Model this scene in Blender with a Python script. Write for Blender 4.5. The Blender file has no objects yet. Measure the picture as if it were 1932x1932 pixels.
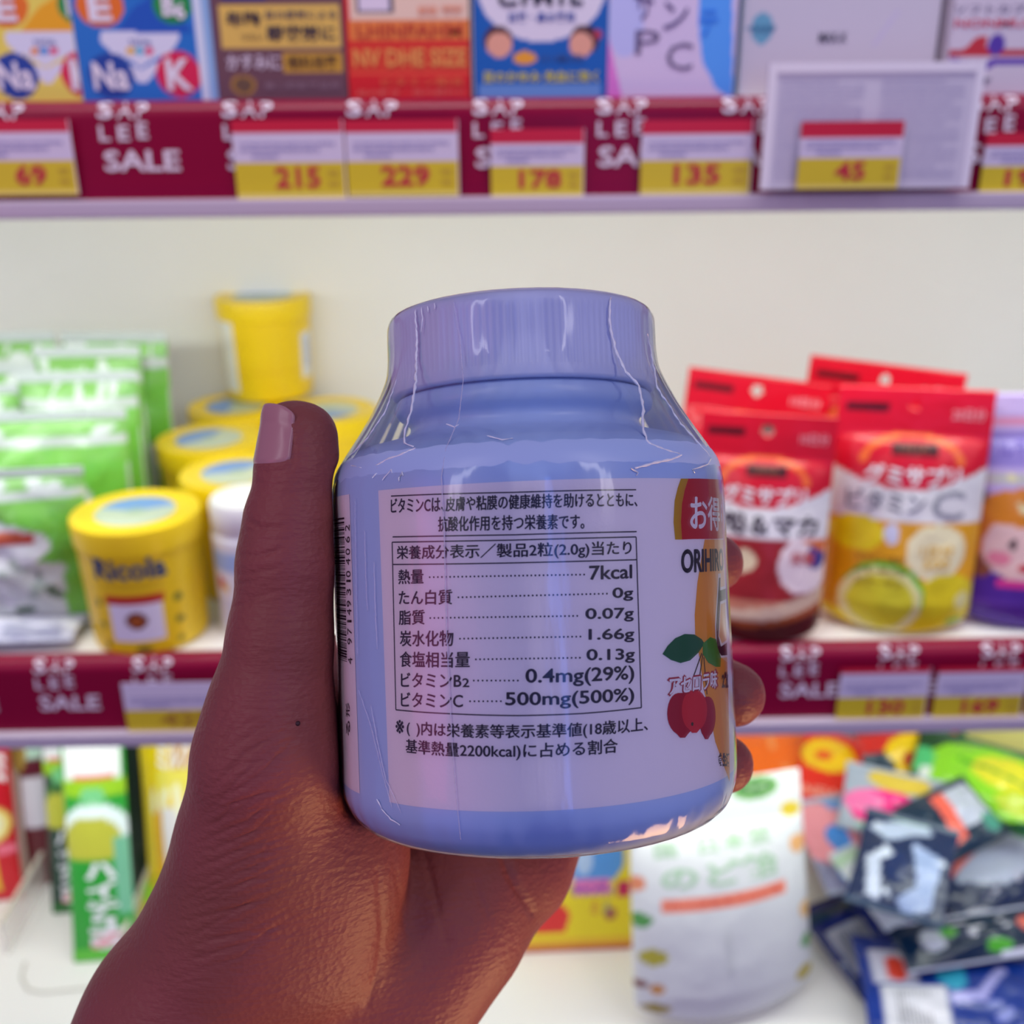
import bpy, bmesh, math, random
import numpy as np
from mathutils import Vector, Matrix, geometry

random.seed(5)
S = bpy.context.scene
C = bpy.context.scene.collection
PI = math.pi

# ------------------------------------------------------------------ camera, world, lamps, exposure
FPX = 2000.0
EYE = Vector((0.0, 0.0, 1.45))
RC = (Matrix.Rotation(math.radians(-1.0), 3, 'Z') @ Matrix.Rotation(math.radians(90 - 21.8), 3, 'X')
      @ Matrix.Rotation(math.radians(-0.46), 3, 'Z'))
cam = bpy.data.cameras.new('camera')
camo = bpy.data.objects.new('camera', cam); C.objects.link(camo)
MC = RC.to_4x4(); MC.translation = EYE
camo.matrix_world = MC
cam.sensor_width = 36.0
cam.lens = 36.0 * FPX / 1932.0
cam.clip_start = 0.01
cam.dof.use_dof = True
cam.dof.focus_distance = 0.197
cam.dof.aperture_fstop = 14.5
S.camera = camo

W = bpy.data.worlds.new('shop_air'); S.world = W
W.use_nodes = True
W.node_tree.nodes['Background'].inputs[0].default_value = (0.42, 0.365, 0.74, 1)
W.node_tree.nodes['Background'].inputs[1].default_value = 0.48

def area(name, loc, target, sx, sy, power, color, spread=180):
    l = bpy.data.lights.new(name, 'AREA'); l.shape = 'RECTANGLE'; l.size = sx; l.size_y = sy
    l.energy = power; l.color = color; l.spread = math.radians(spread)
    o = bpy.data.objects.new(name, l); C.objects.link(o)
    o.location = loc
    o.rotation_euler = (Vector(target) - Vector(loc)).to_track_quat('-Z', 'Y').to_euler()
    return o
# strips of light under the front lips of the two shelves
area('shelf_light_upper', (0, 0.645, 1.345), (0, 0.84, 1.16), 1.7, 0.03, 2.0, (0.91, 1.0, 0.92))
area('shelf_light_middle', (0, 0.645, 1.015), (0, 0.84, 0.83), 1.7, 0.03, 2.35, (0.92, 1.0, 0.92))
# shop ceiling lamps behind and above the photographer, a blue sign light, and two added fills, pink and warm
area('ceiling_lamp_left', (-1.2, -0.9, 2.6), (0, 0.5, 1.2), 0.16, 1.3, 5, (0.95, 0.93, 1.0))
area('ceiling_lamp_right', (1.1, -0.8, 2.6), (0, 0.5, 1.2), 0.16, 1.3, 5, (1.0, 0.95, 0.97))
area('blue_sign_light', (0.28, -1.0, 1.75), (0, 0.2, 1.3), 0.10, 0.8, 1.6, (0.10, 0.25, 1.0))
area('pink_fill', (-0.75, -0.25, 1.45), (-0.02, 0.2, 1.38), 0.3, 0.3, 0.45, (1.0, 0.10, 0.40))  # added fill for the magenta cast on the hand, not a real sign
area('warm_fill', (0.42, 0.02, 0.85), (0.03, 0.22, 1.33), 0.25, 0.25, 0.46, (1.0, 0.55, 0.24), 70)  # added fill standing in for warm bounced light on the palm
area('canopy_lamp', (0, 0.48, 2.05), (0, 0.64, 1.44), 1.7, 0.06, 1.5, (1.0, 0.96, 0.95), 60)
S.view_settings.view_transform = 'Standard'
S.view_settings.look = 'None'
S.view_settings.exposure = 0.0
S.view_settings.gamma = 1.0
S.view_settings.use_curve_mapping = False

# ------------------------------------------------------------------ picture geometry <-> place
def ray(px, py):
    return RC @ Vector(((px - 966) / FPX, -(py - 966) / FPX, -1.0))
def at_y(px, py, Y):
    d = ray(px, py); return EYE + d * ((Y - EYE.y) / d.y)
def at_z(px, py, Z):
    d = ray(px, py); return EYE + d * ((Z - EYE.z) / d.z)
def project(p):
    q = RC.transposed() @ (Vector(p) - EYE)
    return 966 + FPX * q.x / -q.z, 966 - FPX * q.y / -q.z, -q.z

# ------------------------------------------------------------------ helpers
def lin(c):
    out = []
    for v in c[:3]:
        v = v / 255.0
        out.append(v / 12.92 if v <= 0.04045 else ((v + 0.055) / 1.055) ** 2.4)
    return tuple(out)
MATS = {}
def mat(name, rgb, rough=0.5, metallic=0.0, spec=0.5, **kw):
    if name in MATS: return MATS[name]
    m = bpy.data.materials.new(name); m.use_nodes = True
    b = m.node_tree.nodes['Principled BSDF']
    b.inputs['Base Color'].default_value = (*lin(rgb), 1)
    b.inputs['Roughness'].default_value = rough
    b.inputs['Metallic'].default_value = metallic
    b.inputs['Specular IOR Level'].default_value = spec
    for k, v in kw.items(): b.inputs[k].default_value = v
    MATS[name] = m
    return m
def ink(rgb, rough=0.45):
    return mat('ink_%d_%d_%d' % tuple(rgb), rgb, rough)
def printed(name, rough=0.35, bump=0.0, bscale=60.0, coat=0.0):
    """Printed packaging: the artwork colours sit in the mesh's colour attribute."""
    if name in MATS: return MATS[name]
    m = bpy.data.materials.new(name); m.use_nodes = True
    nt = m.node_tree; b = nt.nodes['Principled BSDF']
    a = nt.nodes.new('ShaderNodeVertexColor'); a.layer_name = 'print'
    nt.links.new(a.outputs['Color'], b.inputs['Base Color'])
    b.inputs['Roughness'].default_value = rough
    b.inputs['Coat Weight'].default_value = coat
    if bump:
        n = nt.nodes.new('ShaderNodeTexNoise'); n.inputs['Scale'].default_value = bscale; n.inputs['Detail'].default_value = 3
        tc = nt.nodes.new('ShaderNodeTexCoord'); nt.links.new(tc.outputs['Object'], n.inputs['Vector'])
        bp = nt.nodes.new('ShaderNodeBump'); bp.inputs['Strength'].default_value = bump; bp.inputs['Distance'].default_value = 0.004
        nt.links.new(n.outputs['Fac'], bp.inputs['Height']); nt.links.new(bp.outputs['Normal'], b.inputs['Normal'])
    MATS[name] = m
    return m

def link(o, parent=None, label=None, cat=None, group=None, kind=None):
    C.objects.link(o)
    if parent is not None: o.parent = parent
    if label: o['label'] = label
    if cat: o['category'] = cat
    if group: o['group'] = group
    if kind: o['kind'] = kind
    return o
def obj(name, verts, faces, mats, parent=None, smooth=False, colors=None, mi=None, **kw):
    me = bpy.data.meshes.new(name)
    me.from_pydata([tuple(v) for v in verts], [], [tuple(f) for f in faces])
    for m in (mats if isinstance(mats, (list, tuple)) else [mats]): me.materials.append(m)
    if mi is not None: me.polygons.foreach_set('material_index', mi)
    if smooth: me.polygons.foreach_set('use_smooth', [True] * len(me.polygons))
    if colors is not None:
        a = me.color_attributes.new('print', 'FLOAT_COLOR', 'POINT')
        c = np.ones((len(verts), 4), np.float32); c[:, :3] = colors
        a.data.foreach_set('color', c.ravel())
    me.update()
    return link(bpy.data.objects.new(name, me), parent, **kw)
def bm_obj(name, bm, mats, parent=None, smooth=False, **kw):
    me = bpy.data.meshes.new(name)
    bmesh.ops.recalc_face_normals(bm, faces=bm.faces)
    bm.to_mesh(me); bm.free()
    for m in (mats if isinstance(mats, (list, tuple)) else [mats]): me.materials.append(m)
    if smooth: me.polygons.foreach_set('use_smooth', [True] * len(me.polygons))
    return link(bpy.data.objects.new(name, me), parent, **kw)
def bm_box(bm, lo, hi, bevel=0.0):
    r = bmesh.ops.create_cube(bm, size=1.0)
    for v in r['verts']:
        v.co = Vector([lo[i] + (v.co[i] + 0.5) * (hi[i] - lo[i]) for i in range(3)])
    if bevel:
        es = list({e for v in r['verts'] for e in v.link_edges})
        bmesh.ops.bevel(bm, geom=es, offset=bevel, segments=2, affect='EDGES', profile=0.7)
def box_obj(name, lo, hi, m, parent=None, bevel=0.0, **kw):
    bm = bmesh.new(); bm_box(bm, lo, hi, bevel)
    return bm_obj(name, bm, m, parent, **kw)
def empty(name, loc, rot=(0, 0, 0), **kw):
    o = bpy.data.objects.new(name, None); o.empty_display_size = 0.02
    o.location = loc; o.rotation_euler = rot
    return link(o, None, **kw)

# ---- lettering: a text turned into a flat triangle mesh inside the unit square
_TXT = {}
def glyphs(s, bold=0.0, res=3):
    k = (s, bold, res)
    if k in _TXT: return _TXT[k]
    cu = bpy.data.curves.new('lettering', 'FONT'); cu.body = s; cu.size = 1.0; cu.offset = bold
    cu.resolution_u = res
    to = bpy.data.objects.new('lettering', cu)
    me = bpy.data.meshes.new_from_object(to)
    n = len(me.vertices); co = np.empty(n * 3, np.float32); me.vertices.foreach_get('co', co)
    co = co.reshape(-1, 3)[:, :2].astype(float)
    fs = [tuple(p.vertices) for p in me.polygons]
    bpy.data.meshes.remove(me); bpy.data.objects.remove(to); bpy.data.curves.remove(cu)
    if n:
        lo, hi = co.min(0), co.max(0); co = (co - lo) / np.maximum(hi - lo, 1e-6)
    _TXT[k] = (co, fs)
    return _TXT[k]
def text_on(parent, name, strings, surf, off=0.0004):
    """strings: (text, (u0,v0,u1,v1), rgb[, bold[, slope]]) laid on surf(u,v)->point with a small lift along -Y. One mesh."""
    V, F, MI, ms = [], [], [], []
    for it in strings:
        s, (u0, v0, u1, v1), rgb = it[:3]
        co, fs = glyphs(s, it[3] if len(it) > 3 else 0.02, 2)
        sl = it[4] if len(it) > 4 else 0.0
        m = ink(rgb)
        if m not in ms: ms.append(m)
        b = len(V)
        for x, y in co:
            u = min(max(u0 + x * (u1 - u0), 0.0), 1.0); v = v0 + y * (v1 - v0) + sl * x
            p = surf(u, v); V.append((p[0], p[1] - off, p[2]))
        for f in fs: F.append([b + i for i in f]); MI.append(ms.index(m))
    if V: return obj(name, V, F, ms, parent, mi=MI)

# ---- artwork painter: shapes evaluated over arrays of u (left-right) and v (bottom-top)
def paint(ops, u, v):
    col = np.zeros((len(u), 3)); col[:] = lin(ops[0])
    for op in ops[1:]:
        k, a, c = op[0], op[1], lin(op[2])
        if k == 'r': m = (u >= a[0]) & (u <= a[2]) & (v >= a[1]) & (v <= a[3])
        elif k == 'e': m = ((u - a[0]) / a[2]) ** 2 + ((v - a[1]) / a[3]) ** 2 <= 1
        elif k == 'ring':
            q = ((u - a[0]) / a[2]) ** 2 + ((v - a[1]) / a[3]) ** 2; m = (q <= 1) & (q >= a[4])
        elif k == 'p':
            m = np.zeros(len(u), bool); n = len(a)
            for i in range(n):
                (x0, y0), (x1, y1) = a[i], a[(i + 1) % n]
                t = ((y0 > v) != (y1 > v))
                xs = (x1 - x0) * (v - y0) / ((y1 - y0) if y1 != y0 else 1e-9) + x0
                m ^= t & (u < xs)
        elif k == 'below': m = v < a[0] + a[1] * (u - 0.5) + a[2] * (u - 0.5) ** 2
        elif k == 'above': m = v > a[0] + a[1] * (u - 0.5) + a[2] * (u - 0.5) ** 2
        elif k == 'spots':
            rs = np.random.RandomState(int(a[0])); m = np.zeros(len(u), bool)
            for _ in range(int(a[1])):
                cu, cv = a[2] + rs.rand() * (a[4] - a[2]), a[3] + rs.rand() * (a[5] - a[3]); r = a[6] * (0.5 + rs.rand()); an = rs.rand() * PI
                du, dv = u - cu, v - cv
                m |= ((du * math.cos(an) + dv * math.sin(an)) / r) ** 2 + ((-du * math.sin(an) + dv * math.cos(an)) / (r * 0.45)) ** 2 < 1
        col[m] = c
    return col

def carton(name, label, cat, w, d, h, art, texts, loc, rz=0.0, lean=0.0, side=None, group=None, nu=70, nv=70):
    """A folded carton: printed front, plain sides, tuck-flap line on top; front face at local y=0, depth behind it."""
    U, Vv = np.meshgrid(np.linspace(0, 1, nu + 1), np.linspace(0, 1, nv + 1)); u, v = U.ravel(), Vv.ravel()
    pts = [((a - 0.5) * w, 0.0, b * h) for a, b in zip(u, v)]
    fs = [(j * (nu + 1) + i, j * (nu + 1) + i + 1, (j + 1) * (nu + 1) + i + 1, (j + 1) * (nu + 1) + i) for j in range(nv) for i in range(nu)]
    col = list(paint(art, u, v)); sc = lin(side or art[0])
    b = len(pts); e = 0.0006
    bx = [(-w / 2, 0, 0), (w / 2, 0, 0), (w / 2, 0, h), (-w / 2, 0, h)]
    for x, y, z in bx: pts.append((x, y, z)); col.append(sc)
    ins = [(-w / 2 - e, e, 0), (w / 2 + e, e, 0), (w / 2 + e, e, h + e), (-w / 2 - e, e, h + e)]
    for p in ins: pts.append(p); col.append(sc)
    for x, y, z in ins: pts.append((x, d, z)); col.append(sc)
    for i in range(4):
        j = (i + 1) % 4
        fs.append((b + i, b + 4 + i, b + 4 + j, b + j)); fs.append((b + 4 + i, b + 8 + i, b + 8 + j, b + 4 + j))
    fs.append((b + 8, b + 9, b + 10, b + 11))
    o = obj(name, pts, fs, printed('printed_card', 0.42), None, colors=np.array(col), label=label, cat=cat, group=group)
    o.location = loc; o.rotation_euler = (-lean, 0, rz)
    surf = lambda a, c: ((a - 0.5) * w, 0.0, c * h)
    if texts: text_on(o, 'lettering', texts, surf)
    box_obj('tuck_flap', (-w / 2 + 0.004, d * 0.45, h + 0.0004), (w / 2 - 0.004, d - 0.001, h + 0.0012), mat('card_edge_%d%d%d' % tuple(side or art[0]), side or art[0], 0.5), o)
    return o

def bag(name, label, cat, w, h, t, art, texts, loc, rz=0.0, lean=0.0, roll=0.0, style='pillow', group=None, crinkle=0.0, bump=.25,
        hole=None, seal=(200, 205, 205), back=None, nu=48, nv=60, gloss=0.28, seed=0, wtop=1.0):
    """A filled packet: pillow bag with crimped ends, or stand-up pouch with a round gusset. Front towards -Y."""
    rs = np.random.RandomState(seed + 7)
    ks = rs.uniform(-1, 1, (10, 2)) * np.array([26, 30]); ph = rs.rand(10) * 6.28; am = rs.uniform(0.4, 1, 10)
    def B(v):
        v = np.asarray(v, float)
        if style == 'pouch':
            q = np.clip((v - 0.0) / 0.80, 0, 1)
            return 0.03 + 0.97 * np.sqrt(np.clip(1 - q ** 2.2, 0, 1)) * (0.75 + 0.25 * np.clip(v / 0.12, 0, 1))
        q = np.clip((v - 0.05) / 0.90, 0, 1)
        return 0.03 + 0.97 * np.sin(PI * q) ** 0.6
    def G(u, v, sgn):
        u = np.asarray(u, float); v = np.asarray(v, float)
        prof = np.clip(np.sin(PI * np.clip(u, 0, 1)), 0, 1) ** 0.65
        y = t / 2 * prof * B(v)
        wr = sum(a * np.sin(k[0] * u + k[1] * v + p) for a, k, p in zip(am, ks, ph)) / 4
        y = np.maximum(y * (1 + 0.0 * wr) + crinkle * wr * prof * np.clip(B(v), 0.15, 1), 0.0004)
        ww = w * (1 + (wtop - 1) * v) * (1 - (0.05 * (1 - np.clip(v / 0.1, 0, 1)) ** 2 if style == 'pouch' else 0.035 * B(v)))
        x = (u - 0.5) * ww
        z = v * h
        if style == 'pouch': z = z - 0.0 + 0.012 * h * 0 + 0.05 * h * (1 - np.clip(v / 0.15, 0, 1)) ** 2 * (1 - prof)
        return x, sgn * y, z
    U, Vv = np.meshgrid(np.linspace(0, 1, nu + 1), np.linspace(0, 1, nv + 1)); u, v = U.ravel(), Vv.ravel()
    xf, yf, zf = G(u, v, -1); xb, yb, zb = G(u, v, 1)
    n = len(u); pts = np.concatenate([np.stack([xf, yf, zf], 1), np.stack([xb, yb, zb], 1)])
    cf = paint(art, u, v); cb = np.tile(lin(back or art[0]), (n, 1))
    if style == 'pillow' and seal:
        m = (v < 0.045) | (v > 0.955); cf[m] = lin(seal); cb[m] = lin(seal)
    fs = []; idx = lambda i, j: j * (nu + 1) + i
    def in_hole(i, j):
        if not hole: return False
        a, c = (i + 0.5) / nu, (j + 0.5) / nv
        return ((a - hole[0]) * w) ** 2 + ((c - hole[1]) * h) ** 2 < hole[2] ** 2
    for j in range(nv):
        for i in range(nu):
            if in_hole(i, j): continue
            q = (idx(i, j), idx(i + 1, j), idx(i + 1, j + 1), idx(i, j + 1))
            fs.append(q); fs.append(tuple(n + k for k in reversed(q)))
    rim = [idx(i, 0) for i in range(nu)] + [idx(nu, j) for j in range(nv)] + [idx(i, nv) for i in range(nu, 0, -1)] + [idx(0, j) for j in range(nv, 0, -1)]
    for a, c in zip(rim, rim[1:] + rim[:1]): fs.append((c, a, n + a, n + c))
    o = obj(name, pts, fs, printed('printed_film_%d' % int(gloss * 100), gloss, (0.6 if gloss < .2 else 0.25) if crinkle else 0.0, 90.0), None, smooth=True,
            colors=np.concatenate([cf, cb]), label=label, cat=cat, group=group)
    o.location = loc; o.rotation_euler = (-lean, roll, rz)
    def surf(a, c):
        x, y, z = G(np.array([a]), np.array([c]), -1); return float(x[0]), float(y[0]), float(z[0])
    if texts: text_on(o, 'lettering', texts, surf, 0.0006)
    if style == 'pillow' and seal:
        for k, (c0, c1) in enumerate(((0.0, 0.05), (0.95, 1.0))):
            V, F = [], []; NR = 40
            for j in range(5):
                for i in range(NR + 1):
                    p = surf(i / NR, c0 + (c1 - c0) * j / 4); V.append((p[0], p[1] - 0.0004 - 0.0005 * (j % 2), p[2]))
            F = [(j * (NR + 1) + i, j * (NR + 1) + i + 1, (j + 1) * (NR + 1) + i + 1, (j + 1) * (NR + 1) + i) for j in range(4) for i in range(NR)]
            obj('crimped_seal', V, F, mat('seal_%d_%d_%d' % tuple(seal), seal, 0.3), o)
    return o

def lathe(name, prof, m, parent=None, seg=64, smooth=True, colors=None, **kw):
    V, F = [], []
    n = len(prof)
    for r, z in prof:
        for i in range(seg):
            a = 2 * PI * i / seg; V.append((r * math.sin(a), -r * math.cos(a), z))
    for j in range(n - 1):
        for i in range(seg):
            k = (i + 1) % seg; F.append((j * seg + i, j * seg + k, (j + 1) * seg + k, (j + 1) * seg + i))
    F.append(tuple(range(seg - 1, -1, -1))); F.append(tuple((n - 1) * seg + i for i in range(seg)))
    o = obj(name, V, F, m, parent, colors=colors, **kw)
    if smooth:
        me = o.data; me.polygons.foreach_set('use_smooth', [len(p.vertices) == 4 for p in me.polygons])
        try: me.set_sharp_from_angle(angle=math.radians(40))
        except Exception: pass
    return o

def solve_h(base, lean, rz, ytop, hmax=0.6):
    """Height of a packet standing at base that reaches picture row ytop."""
    lo, hi = 0.005, hmax
    for _ in range(40):
        h = (lo + hi) / 2
        up = Vector((-math.sin(rz) * math.sin(lean), math.cos(rz) * math.sin(lean), math.cos(lean)))
        if project(base + up * h)[1] > ytop: lo = h
        else: hi = h
    return h
def fit(x0, x1, ytop, Z, ybot=None, Y=None, lean=0.0, rz=0.0):
    xc = (x0 + x1) / 2
    if ybot is not None: p = at_z(xc, ybot, Z)
    else:
        p = at_y(xc, 1000, Y); p.z = Z
        for _ in range(20):                      # keep the middle of the packet at the wanted column
            p.x += (xc - project(p + Vector((0, 0, 0.05)))[0]) / FPX * project(p)[2]
    h = solve_h(p, lean, rz, ytop)
    w = (x1 - x0) / FPX * project(p + Vector((0, 0, h / 2)))[2] / max(math.cos(rz), 0.5)
    return p, w, h
# ------------------------------------------------------------------ the setting and the shelf unit
ZU, ZM, ZL = 1.4430, 1.0970, 0.7270
YF, YW = 0.62, 0.975
def wall_material():
    m = mat('cream_panel', (236, 234, 226), 0.55)
    nt = m.node_tree; b = nt.nodes['Principled BSDF']
    n = nt.nodes.new('ShaderNodeTexNoise'); n.inputs['Scale'].default_value = 9; n.inputs['Detail'].default_value = 2
    tc = nt.nodes.new('ShaderNodeTexCoord'); nt.links.new(tc.outputs['Object'], n.inputs['Vector'])
    r = nt.nodes.new('ShaderNodeValToRGB'); r.color_ramp.elements[0].color = (*lin((232, 230, 221)), 1); r.color_ramp.elements[1].color = (*lin((240, 238, 231)), 1)
    nt.links.new(n.outputs['Fac'], r.inputs['Fac']); nt.links.new(r.outputs['Color'], b.inputs['Base Color'])
    return m
M_WALL = wall_material()
M_SHELF = mat('white_shelf_paint', (240, 238, 232), 0.35)
o = box_obj('wall_back', (-1.3, YW, 0.0), (1.3, YW + 0.03, 2.4), M_WALL, kind='structure', label='cream white back panel behind the shelves', cat='wall')
o = box_obj('floor', (-2.5, -2.5, -0.02), (2.5, 1.2, 0.0), mat('grey_floor_tile', (150, 148, 146), 0.4), kind='structure', label='grey shop floor', cat='floor')

M_RED = mat('sale_strip_red', (136, 2, 50), 0.30, 0.0, 0.2)
M_LIP = mat('clear_rail_lip', (205, 192, 206), 0.25)
M_WHITEINK = mat('sale_white_ink', (236, 226, 236), 0.4)
def rail_profile(zt, hh):
    """(Y, z) run of the printed strip from the shelf's top edge, round the nose and down its face."""
    P = []
    r = 0.0095
    for i in range(9):
        a = PI / 2 * i / 8
        P.append((YF + 0.012 - r * math.sin(a), zt - r + r * math.cos(a)))
    P.append((YF - 0.0005, zt - hh))
    return P
def rail_pt(P, x, s):
    for (y0, z0), (y1, z1) in zip(P, P[1:]):
        L = math.hypot(y1 - y0, z1 - z0)
        if s <= L or (y1, z1) == P[-1]:
            t = s / L; return (x, y0 + (y1 - y0) * t, z0 + (z1 - z0) * t)
        s -= L
def display_shelf(label, zt, hh, sale_x, group='white shelves of the display unit', rail=True, words=True):
    sh = empty('display_shelf', (0, YF, zt), label=label, cat='shelf', group=group)
    box_obj('shelf_board', (-1.2, 0.012, -0.018), (1.2, YW - YF - 0.002, -0.0005), M_SHELF, sh, bevel=0.002)
    if not rail: return sh
    P = rail_profile(zt + 0.002, hh)
    V, F = [], []
    xs = np.linspace(-1.2, 1.2, 25)
    back = [(y + 0.004, z - 0.001) for y, z in P][::-1]
    loop = P + back
    for x in xs:
        for y, z in loop: V.append((x, y - YF, z - zt))
    n = len(loop)
    for i in range(len(xs) - 1):
        for j in range(n):
            k = (j + 1) % n; F.append((i * n + j, i * n + k, (i + 1) * n + k, (i + 1) * n + j))
    st = obj('sale_strip', V, F, M_RED, sh, smooth=True)
    try: st.data.set_sharp_from_angle(angle=math.radians(50))
    except Exception: pass
    V2, F2 = [], []
    for X0, rows in sale_x:
        for s, x0, w, s0, s1 in rows:
            co, fs = glyphs(s, 0.018, 2); b = len(V2)
            for a, c in co:
                p = rail_pt(P, X0 + x0 + a * w, s1 + (s0 - s1) * c); V2.append((p[0], p[1] - YF - 0.0005, p[2] - zt + 0.0002))
            F2 += [[b + i for i in f] for f in fs]
    obj('sale_lettering', V2, F2, M_WHITEINK, st, label='white sale lettering')
    zl = 0.002 - hh
    box_obj('rail_lip', (-1.2, -0.0075, zl - 0.0095), (1.2, 0.010, zl + 0.0003), M_LIP, sh, bevel=0.002)
    return sh
def sale_rows(k):
    return [('S', 0.000 * k, 0.0085 * k, 0.004, 0.0145), ('A', 0.0105 * k, 0.0095 * k, 0.004, 0.0145), ('P', 0.0215 * k, 0.007 * k, 0.005, 0.0145),
            ('L', 0.000 * k, 0.006 * k, 0.018, 0.026), ('E', 0.0105 * k, 0.0065 * k, 0.018, 0.026), ('E', 0.0215 * k, 0.006 * k, 0.0165, 0.025),
            ('SALE', 0.001 * k, 0.043 * k, 0.031, 0.042)]
def xs_at(pxs, y):
    return [at_y(p, y, YF).x for p in pxs]
display_shelf('white upper shelf carrying the row of cartons, red sale strip on its front', ZU, 0.0515,
              [(x, sale_rows(0.97)) for x in xs_at([-285, -50, 185, 420, 655, 893, 1127, 1362, 1597, 1825, 2060], 250)])
display_shelf('white middle shelf with canisters and red pouches behind the hand', ZM, 0.0520,
              [(x, sale_rows(0.94)) for x in xs_at([-320, -130, 66, 252, 440, 640, 840, 1040, 1240, 1290, 1470, 1655, 1845, 2040], 1300)])
sl = display_shelf('white bottom shelf under the sweets and the pile of snack bags', ZL, 0.05, [], rail=False)
# a thin grey tray outline laid flat on the bottom shelf's board
bm = bmesh.new()
q = [at_z(x, y, ZL) for x, y in ((48, 1815), (40, 1845), (52, 1868), (80, 1874), (190, 1862))]
for a, b in zip(q, q[1:]):
    d = (b - a).normalized(); s = Vector((-d.y, d.x, 0)) * 0.0012
    vs = [bm.verts.new(p - Vector((0, YF, ZL)) + Vector((0, 0, 0.0004))) for p in (a - s, b - s, b + s, a + s)]
    bm.faces.new(vs)
bm_obj('tray_outline', bm, mat('tray_outline_grey', (196, 192, 182), 0.5), sl, label='faint grey tray outline on the board')

# ------------------------------------------------------------------ price tags on the rails
def price_tag(x0, x1, yt, yb, price, where, Y=None, zlim=None, header=0.2, red=True, digits=(0.42, 0.80), group='yellow price tags on the red rails', faint=False, cols=(190, 178, 58)):
    Y = Y or YF - 0.0035
    a, b = at_y(x0, yb, Y), at_y(x1, yb, Y); zt = at_y((x0 + x1) / 2, yt, Y).z; zb = at_y((x0 + x1) / 2, yb, Y).z
    w, h = b.x - a.x, zt - zb
    nu, nv = 60, 40
    U, Vv = np.meshgrid(np.linspace(0, 1, nu + 1), np.linspace(0, 1, nv + 1)); u, v = U.ravel(), Vv.ravel()
    hd = header
    art = [(226, 218, 236), ('r', (0, 0, 1, 0.46), (228, 206, 40)), ('r', (0, 1 - hd, 1, 1), (215, 30, 60) if red else (226, 214, 240)),
           ('r', (0, 0, 1, 0.07), (244, 226, 110)), ('r', (0.985, 0, 1, 1), (240, 232, 240))]
    col = paint(art, u, v)
    pts = [((i - 0.5) * w, 0, j * h) for i, j in zip(u, v)] + [((i - 0.5) * w, 0.0005, j * h) for i, j in zip(u, v)]
    n = len(u); ix = lambda i, j: j * (nu + 1) + i
    fs = []
    for j in range(nv):
        for i in range(nu):
            qd = (ix(i, j), ix(i + 1, j), ix(i + 1, j + 1), ix(i, j + 1)); fs.append(qd); fs.append(tuple(n + k for k in reversed(qd)))
    rim = [ix(i, 0) for i in range(nu)] + [ix(nu, j) for j in range(nv)] + [ix(i, nv) for i in range(nu, 0, -1)] + [ix(0, j) for j in range(nv, 0, -1)]
    for c, d in zip(rim, rim[1:] + rim[:1]): fs.append((d, c, n + c, n + d))
    o = obj('price_tag', pts, fs, printed('printed_tag', 0.35), None, colors=np.concatenate([col, col]), label=where, cat='price tag', group=group)
    o.location = ((a.x + b.x) / 2, Y, zb)
    sf = lambda p, q: ((p - 0.5) * w, 0, q * h)
    if price: text_on(o, 'price_digits', [(price, (digits[0], 0.13, digits[1], 0.41), (186, 140, 40) if faint else (206, 40, 60), 0.03)], sf, 0.0003)
    L = []
    for k, (y0, ww) in enumerate(((0.68, 0.86), (0.60, 0.72), (0.52, 0.34))):
        if y0 + 0.06 > 1 - hd: continue
        L.append(('ornamente nettoware inhaltab'[: int(28 * ww)].replace(' ', ''), (0.06 + (0.1 if k == 2 else 0), y0, 0.06 + ww, y0 + 0.05), (150, 146, 196)))
    L.append(('Kč', (0.84, 0.28, 0.94, 0.38), (206, 150, 60))); L.append(('ks', (0.85, 0.13, 0.94, 0.22), (206, 150, 60)))
    text_on(o, 'small_print', [t for t in L if t[0] not in ('Kč', 'ks')] + [('000', (0.84, 0.29, 0.94, 0.36), (206, 170, 60)), ('000', (0.84, 0.15, 0.94, 0.22), (206, 170, 60))], sf, 0.0003)
    return o
price_tag(-55, 150, 226, 368, '69', 'price tag reading 69 at the left end of the upper rail', red=True, header=.17, digits=(0.44, 0.73))
price_tag(449, 655, 226, 374, '215', 'price tag reading 215 below the brown carton', red=True, header=.16, digits=(0.36, 0.77))
price_tag(658, 867, 226, 370, '229', 'price tag reading 229 below the orange carton', red=True, header=.16, digits=(0.30, 0.74))
price_tag(927, 1101, 243, 372, '178', 'lower-set price tag reading 178 below the blue carton with two faces', header=.22, digits=(0.30, 0.76))
price_tag(1207, 1414, 226, 366, '135', 'price tag reading 135 below the pale lilac carton', header=.19, digits=(0.30, 0.72))
price_tag(1846, 2050, 250, 366, '198', 'price tag at the right end of the upper rail, its price cut off', header=.22, digits=(0.22, 0.66))
price_tag(243, 452, 1288, 1382, '429', 'faint yellow price tag left of the thumb on the middle rail', red=False, header=.06, digits=(0.30, 0.78), faint=True)
price_tag(1576, 1742, 1262, 1360, '130', 'price tag reading 130 below the vitamin pouch with lemons', red=True, header=.09, digits=(0.34, 0.76))
price_tag(1757, 1922, 1260, 1358, '169', 'price tag reading 169 below the purple pouch', red=True, header=.09, digits=(0.32, 0.74))
price_tag(1932, 2090, 1258, 1356, '', 'sliver of a price tag cut off by the right border on the middle rail', red=True, header=.09)

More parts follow.
